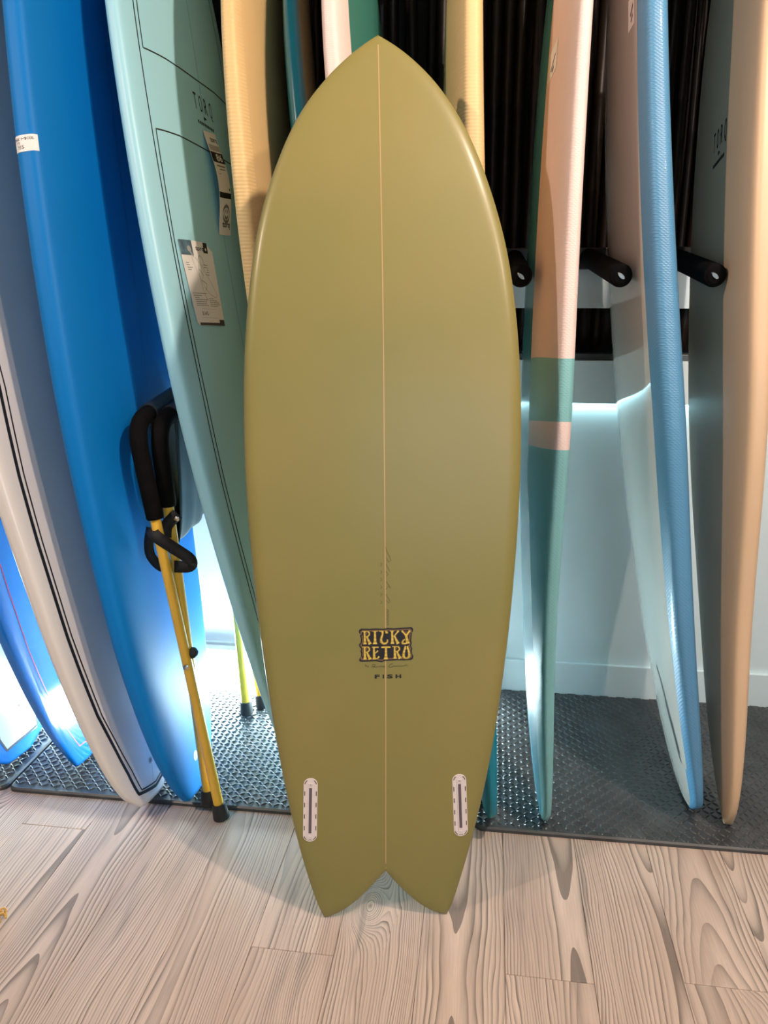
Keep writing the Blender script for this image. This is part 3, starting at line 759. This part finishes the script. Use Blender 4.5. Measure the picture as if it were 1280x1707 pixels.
decal('sticker_print', [[(0.30, .45), (0.75, .72), (0.80, .62), (0.38, .36)], [(0.40, .25), (0.70, .42), (0.74, .32), (0.46, .16)]], sticker_map(b, 0.754, 0.780, 119, 134, 0.0009), M['blackink'], st)
line_on(b, [(0.150, 88), (0.125, 97), (0.10, 108), (0.07, 118)], 0.012, 'tail_print', M['charink'], e, 0.0008)
line_on(b, [(0.118, 96), (0.085, 108), (0.06, 117)], 0.008, 'tail_print', M['charink'], e, 0.0009)

# --- beige board at the right
b, e = make('longboard', 'beige longboard with dark lettering on its shaded face at far right', L=2.5, tx=0.8563, ty=1.6282, back=10.4968, side=-1.9433, yaw=8.8775, B=0.2794, T=0.0767, rt=-0.0195, rn=-0.0923, t0=0.0267, t1=0.1828, t2=0.5960)
beige = paint('satin_beige', srgb(214, 182, 148), 0.42, 0.03, 4)
hull(b, e, [beige])
torq_logo(b, 0.642*2.5, -0.055, 1, 0.11, 0.045, e, M['blackink'], flip=-1)

# ------------------------------------------------------------------ the green fish in front
OUT = [(-0.0114, 1.7576), (-0.0318, 1.7453), (-0.0614, 1.7286), (-0.1101, 1.6812), (-0.1406, 1.645), (-0.1644, 1.6068), (-0.1837, 1.5741), (-0.211, 1.5088), (-0.2341, 1.4359), (-0.2418, 1.3985), (-0.2507, 1.348), (-0.2607, 1.2665), (-0.2666, 1.208), (-0.27, 1.1357), (-0.2722, 1.0513), (-0.2711, 0.9656), (-0.2695, 0.9077), (-0.2652, 0.8352), (-0.2607, 0.7701), (-0.2541, 0.6922), (-0.2482, 0.6315), (-0.2384, 0.5481), (-0.2309, 0.4984), (-0.2243, 0.4353), (-0.2118, 0.3618), (-0.1983, 0.2756), (-0.1844, 0.2031), (-0.1701, 0.1398), (-0.1527, 0.0674), (-0.1345, 0.006), (-0.1273, 0.001), (-0.1131, 0.004), (-0.0867, 0.0135), (-0.0576, 0.0394), (-0.0319, 0.0681), (-0.0102, 0.0966), (0.0035, 0.1116), (0.0191, 0.0914), (0.0409, 0.0616), (0.0707, 0.031), (0.0967, 0.0114), (0.1188, 0.003), (0.1345, 0.001), (0.1408, 0.005), (0.1504, 0.0405), (0.1658, 0.1017), (0.1775, 0.1487), (0.1902, 0.2045), (0.2003, 0.2592), (0.2116, 0.3155), (0.2217, 0.3681), (0.2301, 0.4365), (0.2386, 0.5062), (0.245, 0.556), (0.2533, 0.6325), (0.2599, 0.724), (0.2643, 0.7998), (0.2675, 0.8735), (0.2692, 0.9324), (0.2697, 0.9906), (0.2691, 1.0483), (0.2658, 1.1338), (0.2614, 1.1902), (0.2559, 1.2461), (0.2488, 1.3018), (0.239, 1.3571), (0.23, 1.3969), (0.2122, 1.455), (0.1889, 1.5239), (0.1669, 1.5709), (0.1439, 1.6134), (0.1129, 1.658), (0.0901, 1.683), (0.0627, 1.709), (0.0364, 1.7296), (0.0137, 1.7458)]
CORN = [0, 30, 36, 42]      # nose, left tail tip, notch, right tail tip
def smooth_outline():
    pts = []; n = len(OUT); cs = CORN + [n]
    for a_, b_ in zip(cs[:-1], cs[1:]):
        seg = [np.array(OUT[i % n]) for i in range(a_, b_+1)]
        # light smoothing keeps the ends
        for _ in range(2):
            seg = [seg[0]] + [0.25*seg[i-1]+0.5*seg[i]+0.25*seg[i+1] for i in range(1, len(seg)-1)] + [seg[-1]]
        for i in range(len(seg)-1):
            p0 = seg[max(i-1, 0)]; p1, p2 = seg[i], seg[i+1]; p3 = seg[min(i+2, len(seg)-1)]
            m = max(2, int(np.linalg.norm(p2-p1)/0.007))
            for k in range(m):
                t = k/m
                pts.append(0.5*((2*p1)+(p2-p0)*t+(2*p0-5*p1+4*p2-p3)*t*t+(3*p1-p0-3*p2+p3)*t**3))
    return np.array(pts)
GO = smooth_outline()
GT0 = (0.00515, 1.35006)
def grk(z):
    s = np.asarray(z, float)/1.76
    return .055*np.clip((s-.55)/.45, 0, 1)**2 + .03*np.clip((.3-s)/.3, 0, 1)**2 - .03
def gbase(x, z): return GT0[1] + (x-GT0[0])*math.tan(R(2.0)) + np.maximum(z, 0)*math.tan(R(9.0)) + grk(np.maximum(z, 0))
GN = np.array([-math.sin(R(2))*math.cos(R(9)), math.cos(R(9)), -math.sin(R(9))]); GN /= np.linalg.norm(GN)   # towards the deck
def gth(z): return pchip([0, .12, .5, 1.0, 1.45, 1.70, 1.76], [.42, .6, .95, 1.0, .85, .45, .30], np.clip(z, 0, 1.76))
TF, TBK = 0.015, 0.042
def dist_out(P):
    A_ = GO; B_ = np.roll(GO, -1, 0); d = B_-A_; L2 = (d**2).sum(1)
    t = np.clip(((P[:, None]-A_[None])*d[None]).sum(-1)/L2, 0, 1)
    return np.sqrt((((P[:, None]-A_[None]-t[..., None]*d[None])**2).sum(-1)).min(1))
def in_poly(P):
    x, y = P[:, 0], P[:, 1]; c = np.zeros(len(P), bool); A_ = GO; B_ = np.roll(GO, -1, 0)
    for (x0, y0), (x1, y1) in zip(A_, B_):
        m = ((y0 > y) != (y1 > y)) & (x < (x1-x0)*(y-y0)/((y1-y0)+1e-12)+x0); c ^= m
    return c
tg = np.roll(GO, -1, 0)-np.roll(GO, 1, 0); nrm = np.stack([-tg[:, 1], tg[:, 0]], 1); nrm /= np.linalg.norm(nrm, axis=1, keepdims=True)
ar = 0.5*np.sum(GO[:, 0]*np.roll(GO[:, 1], -1)-np.roll(GO[:, 0], -1)*GO[:, 1])
if ar < 0: nrm = -nrm
inner = []
for d_ in (.0012, .003, .006, .010, .015, .021, .028, .036, .046, .058):
    q = GO + nrm*d_; q = q[::(1 if d_ < .02 else 2)]
    inner.append(q[in_poly(q) & (dist_out(q) > d_*0.97)])
gx, gz = np.meshgrid(np.arange(-.26, .27, .03), np.arange(.02, 1.76, .03)); q = np.stack([gx.ravel(), gz.ravel()], 1)
inner.append(q[in_poly(q) & (dist_out(q) > .066)])
inner = np.concatenate(inner)
allp = np.concatenate([GO, inner])
nO = len(GO)
res = delaunay_2d_cdt([Vector(p) for p in allp], [(i, (i+1) % nO) for i in range(nO)], [], 1, 1e-6)
gv = np.array([list(v) for v in res[0]]); gf = [list(f) for f in res[2]]
cen = np.array([gv[f].mean(0) for f in gf]); keep = in_poly(cen); gf = [f for f, k in zip(gf, keep) if k]
dd = dist_out(gv)
def roll(d, r_): return np.sqrt(np.clip(1-(1-np.clip(d/r_, 0, 1))**2, 0, 1))
base3 = np.stack([gv[:, 0], gbase(gv[:, 0], gv[:, 1]), gv[:, 1]], 1)
th = gth(gv[:, 1])
front = base3 - GN*(TF*th*roll(dd, .026))[:, None]
back = base3 + GN*(TBK*th*roll(dd, .058))[:, None]
on = dd < 1e-5
nv_ = len(gv); remap = [i if on[i] else nv_+i for i in range(nv_)]
GV = np.concatenate([front, back]); GF = gf + [[remap[i] for i in f][::-1] for f in gf]
lift = 0.0006 - GV[:, 2].min(); GV[:, 2] += lift
fish = empty('fish_surfboard', (0.005, 1.35, 0), 'olive green swallow tail fish surfboard leaning upright in the centre', 'surfboard')
m, nt, bs = new_mat('olive_green_resin')
tc = node(nt, 'ShaderNodeTexCoord').outputs['Object']
nz = node(nt, 'ShaderNodeTexNoise', Vector=tc, Scale=2.2, Detail=3.0).outputs[0]
nt.links.new(ramp(nt, nz, [(0.35, srgb(132, 126, 70)), (0.65, srgb(142, 130, 74))]), bs.inputs['Base Color'])
wv = node(nt, 'ShaderNodeTexNoise', Vector=tc, Scale=420.0, Detail=1.0).outputs[0]
bp = node(nt, 'ShaderNodeBump', Height=wv, Strength=0.05, Distance=0.0006)
nt.links.new(bp.outputs[0], bs.inputs['Normal'])
bs.inputs['Roughness'].default_value = 0.45; bs.inputs['Coat Weight'].default_value = 0.25; bs.inputs['Coat Roughness'].default_value = 0.24; bs.inputs['Specular IOR Level'].default_value = 0.4
used = sorted({i for f in GF for i in f}); ix = {k: j for j, k in enumerate(used)}
mesh_obj('hull', GV[used], [[ix[i] for i in f] for f in GF], m, fish, smooth=True)
def gmap(off):
    def f(x, z):
        p = np.array([x, float(gbase(x, z)), z]) - GN*(TF*float(gth(z))+off); p[2] += lift; return p
    return f
zs = np.linspace(0.122, 1.738, 90)
xs_ = lambda z: float(pchip([0.1, .645, .82, 1.27, 1.5, 1.76], [.0034, .0026, .0014, -.0026, -.0066, -.0117], z))
def gmap_edge(x, z, off):
    d = float(dist_out(np.array([[x, z]]))[0]); p = np.array([x, float(gbase(x, z)), z]) - GN*(TF*float(gth(z))*float(roll(d, .026))+off); p[2] += lift; return p
V = []
for z in zs: V += [gmap_edge(xs_(z)-0.0012, z, 0.0004), gmap_edge(xs_(z)+0.0012, z, 0.0004)]
mesh_obj('stringer', V, [[2*i, 2*i+1, 2*i+3, 2*i+2] for i in range(len(zs)-1)], paint('light_wood_stringer', srgb(184, 154, 106), 0.4), fish, fix=False)

# fin boxes
boxm = paint('pinkish_white_plastic', srgb(226, 214, 212), 0.4, 0.02)
slotm = paint('grey_slot', srgb(96, 84, 92), 0.5)
dashm = paint('dark_olive_gap', srgb(74, 58, 36), 0.6)
def fin_box(xt, zt, xb, zb):
    c = np.array([(xt+xb)/2, (zt+zb)/2]); ax = np.array([xt-xb, zt-zb]); L = np.linalg.norm(ax); ax /= L; sd = np.array([ax[1], -ax[0]])
    P = lambda p, q: tuple(c + sd*p + ax*q)
    hl, r_ = L/2, 0.0148
    def stadium(hl, r_, n=12):
        return [P(r_*math.cos(t), hl-r_+r_*math.sin(t)) for t in np.linspace(0, PI, n)] + [P(r_*math.cos(t), -hl+r_+r_*math.sin(t)) for t in np.linspace(PI, 2*PI, n)]
    lo, hi = gmap(-0.0005), gmap(0.0011); o0, o1, o2 = stadium(hl, r_), stadium(hl-0.0006, r_-0.0006), stadium(hl-0.0006, r_-0.0006)
    n = len(o0); V = [lo(*p) for p in o0] + [hi(*p) for p in o1]
    fb = mesh_obj('fin_box', V, [[k, (k+1) % n, n+(k+1) % n, n+k] for k in range(n)] + [[n+k for k in range(n)]], boxm, fish)
    f1 = gmap(0.0014); f2 = gmap(0.0017)
    box2 = lambda p0, p1, q0, q1: [[P(p0, q0), P(p1, q0), P(p1, q1), P(p0, q1)]]
    # raised lip around the slot
    mb = MB()
    for (p0, p1, q0, q1) in ((-0.0052, -0.0030, -hl+.014, hl-.012), (0.0030, 0.0052, -hl+.014, hl-.012), (-0.0052, 0.0052, hl-.014, hl-.011), (-0.0052, 0.0052, -hl+.011, -hl+.014)):
        A4 = [P(p0, q0), P(p1, q0), P(p1, q1), P(p0, q1)]; g0, g1 = gmap(0.001), gmap(0.0022)
        mb.add([g0(*p) for p in A4]+[g1(*p) for p in A4], [[0,1,2,3],[4,5,6,7],[0,1,5,4],[1,2,6,5],[2,3,7,6],[3,0,4,7]])
    mb.build('slot_lip', boxm, fb)
    decal('fin_slot', box2(-0.0030, 0.0030, -hl+.020, hl-.022), f1, slotm, fb)
    decal('screw_hole', [[P(x, hl-0.014+y) for x, y in disc(0, 0, 0.0015)[0]]], f2, M['blackink'], fb)
    for s_ in (-1, 1):
        for q in (-.040, -.0135, .0125, .038):
            decal('dash_slot', box2(s_*0.0118-0.0008, s_*0.0118+0.0008, q-.005, q+.005), f1, dashm, fb)
        for e_ in (-1, 1):
            arc = [(s_*0.0118*math.cos(t), e_*(hl-r_+0.0118*math.sin(t))) for t in np.linspace(0.15, 0.95, 6)]
            decal('dash_slot', [[P(*p) for p in qd] for qd in ribbon(arc, 0.0016)], f1, dashm, fb)
    decal('tail_mark', [[P(-.006, -hl+.004), P(-.001, -hl+.006), P(0, -hl+.0045)], [P(.006, -hl+.004), P(.001, -hl+.006), P(0, -hl+.0045)]], f1, dashm, fb)
fin_box(-0.1497, 0.3346, -0.1542, 0.1909)
fin_box(0.1534, 0.3366, 0.1605, 0.1955)

# lettering plate
LX = lambda X: -0.0505 + (X-95)*(0.0582+0.0505)/(1130-95)
LZ = lambda Y: 0.6444 - (Y-158)*(0.6444-0.5765)/(792-158)
def lmap(off):
    g = gmap(off); return lambda X, Y: g(LX(X), LZ(Y))
plate = [(110,180),(140,160),(300,165),(420,160),(560,170),(640,155),(760,165),(900,155),(1090,145),(1125,175),(1125,215),(1100,250),(1095,330),(1085,400),(1100,450),(1085,500),(1110,550),(1100,600),(1105,650),(1130,690),(1125,740),(1085,770),(960,775),(830,770),(700,775),(580,780),(530,805),(470,795),(420,780),(300,785),(130,790),(100,765),(100,735),(130,700),(140,640),(125,590),(140,545),(105,500),(95,460),(130,420),(135,350),(115,300),(130,270),(100,240),(95,200)]
def inset(p, d):
    cx, cy = 610, 470; return [(cx+(x-cx)*(1-d/515), cy+(y-cy)*(1-d/315)) for x, y in p]
brown = paint('brown_logo_ink', srgb(116, 88, 66), 0.5); gold = paint('gold_logo_ink', srgb(226, 198, 84), 0.5)
lg = decal('logo', [plate], lmap(0.0004), M['blackink'], fish)
decal('logo_band', [inset(plate, 26)], lmap(0.0006), brown, lg)
decal('logo_ground', [inset(plate, 52)], lmap(0.0008), M['blackink'], lg)
def letter(ch, x0, x1, y0, y1):
    """flared poster capitals as strokes (x, y, width) in a 0..1 box, y down"""
    G = {
     'R': [[(-.05, .03, .07), (.15, .03, .08), (.55, .03, .08), (.78, .05, .08)], [(.26, .03, .22), (.24, .22, .17), (.26, .5, .2), (.28, .8, .26), (.28, .98, .42)],
           [(.62, .04, .12), (.80, .14, .16), (.80, .28, .16), (.62, .40, .13), (.36, .44, .10)], [(.50, .40, .16), (.62, .60, .20), (.78, .82, .26), (.90, .98, .40)]],
     'I': [[(.0, .03, .08), (1., .03, .08)], [(.5, .03, .42), (.48, .18, .30), (.5, .5, .34), (.5, .8, .44), (.5, .98, .85)]],
     'C': [[(.0, .03, .07), (.45, .03, .08)], [(.34, .03, .22), (.36, .25, .14), (.20, .60, .20), (.22, .82, .26), (.45, .95, .20), (.72, .93, .18), (.88, .80, .14), (.86, .64, .08)], [(.66, .02, .12), (.78, .12, .26), (.90, .18, .10)]],
     'K': [[(-.02, .03, .08), (.4, .03, .08)], [(.22, .03, .24), (.20, .22, .18), (.22, .5, .2), (.24, .8, .26), (.24, .98, .42)], [(.92, .02, .22), (.74, .16, .12), (.50, .36, .10), (.34, .44, .10)], [(.46, .38, .14), (.60, .60, .18), (.76, .82, .26), (.88, .98, .36)]],
     'Y': [[(.10, .02, .16), (.30, .16, .16), (.55, .36, .18)], [(.98, .02, .22), (.82, .16, .18), (.62, .36, .20)], [(.58, .32, .26), (.62, .55, .24), (.70, .80, .30), (.76, .98, .50)], [(.44, .66, .08), (.26, .74, .12), (.16, .90, .20), (.20, .97, .16), (.55, .97, .12)]],
     'E': [[(-.02, .03, .08), (.80, .04, .09)], [(.24, .03, .24), (.22, .22, .18), (.24, .5, .22), (.26, .8, .28), (.28, .98, .44)], [(.30, .52, .12), (.55, .42, .10), (.72, .30, .12)], [(.30, .95, .12), (.66, .92, .12), (.86, .76, .18)]],
     'T': [[(-.02, .05, .12), (.5, .03, .14), (1.02, .05, .12)], [(.5, .03, .30), (.5, .22, .20), (.5, .5, .22), (.5, .8, .30), (.5, .98, .52)]],
     'O': [[(.46, .03, .30), (.28, .30, .18), (.18, .58, .24), (.16, .82, .30), (.34, .95, .22), (.5, .97, .16), (.66, .95, .22), (.84, .82, .30), (.82, .58, .24), (.72, .30, .18), (.54, .03, .30)]],
    }[ch]
    w = x1-x0; h = y1-y0
    def strokes(extra):
        out = []
        for st_ in G:
            P = [(x0+x*w, y0+y*h) for x, y, _ in st_]; wd = [q*w*0.95+extra for *_, q in st_]
            # resample for round joints
            out += ribbon(P, wd)
            for (px, py), q in zip(P[1:-1], wd[1:-1]): out += disc(px, py, q*0.5, n=10)
        return out
    return strokes(22), strokes(0)
H_, B_ = [], []
for ch, x0, x1, y0, y1 in (('R', 165, 325, 205, 460), ('I', 350, 452, 205, 460), ('C', 480, 660, 205, 462), ('K', 690, 860, 205, 460), ('Y', 890, 1065, 205, 460),
                           ('R', 165, 325, 500, 748), ('E', 345, 500, 505, 748), ('T', 525, 690, 505, 750), ('R', 735, 895, 500, 740), ('O', 915, 1080, 498, 738)):
    h_, b_ = letter(ch, x0, x1, y0, y1); H_ += h_; B_ += b_
decal('logo_letter_edges', H_, lmap(0.0010), brown, lg)
decal('logo_letters', B_, lmap(0.0013), gold, lg)
decal('logo_letter_dots', disc(232, 250, 20, 22) + disc(232, 545, 20, 22) + disc(800, 535, 20, 22) + disc(985, 235, 22, 14) + disc(995, 535, 12, 30), lmap(0.0016), brown, lg)
sig = (ribbon([(205, 850), (230, 845), (225, 885), (215, 870), (245, 862), (240, 880)], 6) + ribbon([(255, 870), (262, 882), (280, 868), (262, 900)], 6) +
       ribbon([(340, 900), (345, 860), (370, 840), (410, 845), (405, 868), (370, 880), (360, 905), (385, 880), (420, 905), (450, 878), (455, 895), (475, 878), (490, 895), (520, 850), (510, 898), (545, 872), (540, 895), (575, 870), (585, 885), (560, 908)], 6) +
       ribbon([(745, 830), (700, 840), (665, 870), (665, 895), (700, 905), (745, 885), (775, 878), (800, 886), (840, 876), (880, 884), (920, 876), (960, 882), (985, 850), (980, 882), (1010, 850), (1005, 882), (1025, 878)], 6))
decal('signature', sig, lmap(0.0006), M['blackink'], fish)
fishw = [[(390+x*520, 1115-y*78) for x, y in q] for q in fit_text('FISH', 0, 1, 0, 1, 0.02)]
fw = []
for i, ch in enumerate('FISH'):
    x0, x1 = ((395, 490), (548, 570), (628, 740), (795, 898))[i]
    fw += [[(x0+x*(x1-x0), 1112-y*74) for x, y in q] for q in fit_text(ch, 0, 1, 0, 1, 0.035)]
decal('model_name', fw, lmap(0.0007), M['blackink'], fish)
pencil = paint('pencil_line', srgb(96, 82, 44), 0.6)
def vs(pts): return ribbon([(x, z) for x, z in pts], 0.0009)
pg_ = gmap(0.0005); pn = []
pn += vs([(0.002, .806), (.006, .795), (.010, .788), (.013, .780), (.009, .776), (.004, .784)]) + vs([(.003, .772), (.008, .764), (.011, .757)]) + vs([(.003, .758), (.008, .752), (.004, .748)])
pn += vs([(.004, .738), (.009, .730), (.013, .724), (.008, .728), (.003, .722)]) + vs([(.003, .712), (.009, .703), (.012, .697)]) + vs([(.004, .700), (.010, .694)])
for i in range(5): pn += vs([(.004, .682-i*.0065), (.0085, .680-i*.0065), (.0085, .677-i*.0065), (.0045, .677-i*.0065)])
for i in range(6): pn += vs([(-.007, .775-i*.015), (-.0045, .772-i*.015), (-.007, .768-i*.015)])
decal('pencil_signature', pn, pg_, pencil, fish)

# ------------------------------------------------------------------ folding board stand with yellow legs
stand = empty('folding_board_stand', (-0.43, 1.70, 0), 'folded board stand with yellow legs and black padded sling between blue and teal boards', 'stand')
def bez(p0, p1, p2, n=8): return [np.array(p0)*(1-t)**2 + 2*np.array(p1)*t*(1-t) + np.array(p2)*t*t for t in np.linspace(0, 1, n)]
def frame_path(f, top, rt, rf):
    f, top, rt, rf = map(lambda q: np.array(q, float), (f, top, rt, rf))
    u = (top-f)/np.linalg.norm(top-f); v = (rt-top)/np.linalg.norm(rt-top); w = (rf-rt)/np.linalg.norm(rf-rt); r_ = 0.07
    return f, top-u*r_, bez(top-u*r_, top, top+v*r_), top+v*r_, rt-v*r_, bez(rt-v*r_, rt, rt+w*r_), rt+w*r_, rf
FR = []
for f, top, rt, rf in (((-0.414, 1.672, 0.0), (-0.556, 1.700, 1.008), (-0.520, 2.200, 1.055), (-0.388, 2.195, MAT_T + 0.0034)),
                       ((-0.452, 1.706, MAT_T + 0.0034), (-0.514, 1.730, 1.000), (-0.478, 2.160, 1.045), (-0.431, 2.151, MAT_T + 0.0034))):
    FR.append(frame_path(f, top, rt, rf))
for f, a1_, bend, b1_, b2_, bend2, c1_, rf in FR:
    pr = 0.0125
    ln = np.linalg.norm(a1_-f); u = (a1_-f)/ln
    cut = f + u*(0.80*1.0)
    lg_ = MB().tube([f + u*0.012, f + u*0.3, cut + u*0.02], pr, 18).build('leg', M['yellowpole'], stand, smooth=True)
    MB().tube([f + u*0.001, f + u*0.006, f + u*0.03, f + u*0.042], [0.021, 0.0205, 0.0185, 0.0165], 20).build('rubber_foot', M['rubber'], lg_, smooth=True)
    MB().tube([cut - u*0.004, cut, cut+u*0.06] + bend + [b1_ + (b2_-b1_)*0.06], [0.0175] + [0.0195]*(len(bend)+3), 22).build('foam_sleeve', M['foam'], stand, smooth=True)
    MB().tube([b1_ + (b2_-b1_)*0.055, b2_] , [0.0225, 0.0225], 20).build('sling_sleeve', M['fabric'], stand, smooth=True)
    MB().tube([b2_] + bend2 + [c1_], 0.0195, 18).build('foam_sleeve', M['foam'], stand, smooth=True)
    u2 = (c1_-rf)/np.linalg.norm(c1_-rf)
    lg_ = MB().tube([rf + u2*0.012, rf + u2*0.3, c1_ + u2*0.005], pr, 18).build('leg', M['yellowpole'], stand, smooth=True)
    MB().tube([rf + u2*0.001, rf + u2*0.006, rf + u2*0.03, rf + u2*0.042], [0.021, 0.0205, 0.0185, 0.0165], 20).build('rubber_foot', M['rubber'], lg_, smooth=True)
# the sling hangs in a narrow fold between the two top bars
pa0, pa1 = FR[0][3], FR[0][4]; pb0, pb1 = FR[1][3], FR[1][4]
V = []; nu, nvv = 16, 24
for i in range(nu+1):
    t = 0.04 + 0.92*i/nu; A_ = pa0+(pa1-pa0)*t; Bq = pb0+(pb1-pb0)*t
    A_ = A_ + np.array([0.004, 0, -0.018]); Bq = Bq + np.array([0.012, 0, -0.004])
    drop = 0.315
    for j in range(nvv+1):
        s_ = j/nvv; q = A_*(1-s_) + Bq*s_
        z_ = -drop*(1-abs(2*s_-1)**3.2)
        wob = 0.006*math.sin(9*t+5*s_)*(1-abs(2*s_-1)) + 0.004*math.sin(23*t-7*s_)*(1-abs(2*s_-1))
        V.append(q + np.array([wob + 0.012*(1-abs(2*s_-1)**3.2)*s_, 0, z_]))
F = [[i*(nvv+1)+j, i*(nvv+1)+j+1, (i+1)*(nvv+1)+j+1, (i+1)*(nvv+1)+j] for i in range(nu) for j in range(nvv)]
sl = mesh_obj('sling', V, F, M['fabric'], stand, smooth=True, fix=False)
sm = sl.modifiers.new('cloth_thickness', 'SOLIDIFY'); sm.thickness = 0.0025; sm.offset = 0
# webbing strap wound round the two front legs
def on_leg(k, z, dx=0.0, dy=0.0):
    f, a1_ = FR[k][0], FR[k][1]; t = (z-f[2])/(a1_[2]-f[2]); p = f+(a1_-f)*t; return p + np.array([dx, dy, 0])
def strap(name, pts, wid, parent):
    P = []
    pts = [np.array(p, float) for p in pts]
    for i in range(len(pts)-1):
        p0, p1, p2, p3 = pts[max(i-1, 0)], pts[i], pts[i+1], pts[min(i+2, len(pts)-1)]
        for k in range(6):
            t = k/6; P.append(0.5*((2*p1)+(p2-p0)*t+(2*p0-5*p1+4*p2-p3)*t*t+(3*p1-p0-3*p2+p3)*t**3))
    P.append(pts[-1]); V = []
    for i in range(len(P)):
        t = P[min(i+1, len(P)-1)]-P[max(i-1, 0)]; t /= np.linalg.norm(t); n_ = np.array([0.25, -0.95, 0.1]); w_ = np.cross(t, n_); w_ /= np.linalg.norm(w_) + 1e-9
        V += [P[i]+w_*wid/2, P[i]-w_*wid/2]
    o = mesh_obj(name, V, [[2*i, 2*i+1, 2*i+3, 2*i+2] for i in range(len(P)-1)], M['webbing'], parent, smooth=True, fix=False)
    md = o.modifiers.new('strap_thickness', 'SOLIDIFY'); md.thickness = 0.002; md.offset = 0
    return o
strap('strap', [on_leg(0, .765, -.016, .004), on_leg(0, .752, 0, -.019), on_leg(1, .715, .012, -.030), on_leg(1, .688, .040, -.022), on_leg(1, .668, .036, -.016), on_leg(1, .668, .0, -.018)], 0.028, stand)
strap('strap', [on_leg(0, .765, -.016, .006), on_leg(0, .722, -.034, .016), on_leg(0, .690, -.034, .016), on_leg(0, .664, -.012, .016), on_leg(1, .662, .0, .018)], 0.022, stand)
st_ = strap('strap', [on_leg(0, .742, .012, .004), on_leg(1, .768, -.004, -.018), on_leg(1, .795, .024, -.014)], 0.028, stand)
c = on_leg(1, .785, .022, -.0205)
mesh_obj('snap', [c + np.array([0.006*math.cos(2*PI*k/12), -0.001, 0.006*math.sin(2*PI*k/12)]) for k in range(12)] + [c + np.array([0, -0.004, 0])], [[k, (k+1) % 12, 12] for k in range(12)], M['steelbit'], st_)
# pivot bolts where the legs cross
for k, z in ((0, .425), (1, .445)):
    p = on_leg(k, z, 0.0, -0.0135)
    mb = MB().tube([p + np.array([0, .004, 0]), p + np.array([0, -.003, 0]), p + np.array([0, -.005, 0])], [0.0065, 0.0065, 0.003], 12)
    mb.build('pivot_bolt', M['steelbit'], stand, smooth=True)
p = on_leg(0, .452, .014, .006)
MB().tube([p + np.array([-.004, 0, 0]), p, p + np.array([.008, 0, 0]), p + np.array([.014, .002, -.002])], [0.010, 0.014, 0.013, 0.006], 14).build('knob', M['rubber'], stand, smooth=True)

# ------------------------------------------------------------------ curl of tan twine on the floor at the left edge
tw = empty('twine_curl', (-0.820, 1.335, 0), 'small knotted curl of tan twine on the wood floor at left edge', 'twine')
mb = MB()
for k in range(5):
    c = np.array([-0.822+0.008*math.sin(k*2.1), 1.336+0.010*math.cos(k*1.7), 0.0035+0.003*k]); rr = 0.012-0.001*k
    ti = 0.5*math.sin(k*1.3)
    mb.tube([c + np.array([rr*math.cos(t), rr*math.sin(t)*0.8, 0.5*rr*ti*math.sin(t+k) + 0.003*abs(math.sin(t))]) for t in np.linspace(0, 5.2, 26)], 0.0024, 8)
mb.build('twine', paint('tan_twine', srgb(206, 160, 84), 0.7, 0.2, 300), tw, smooth=True)
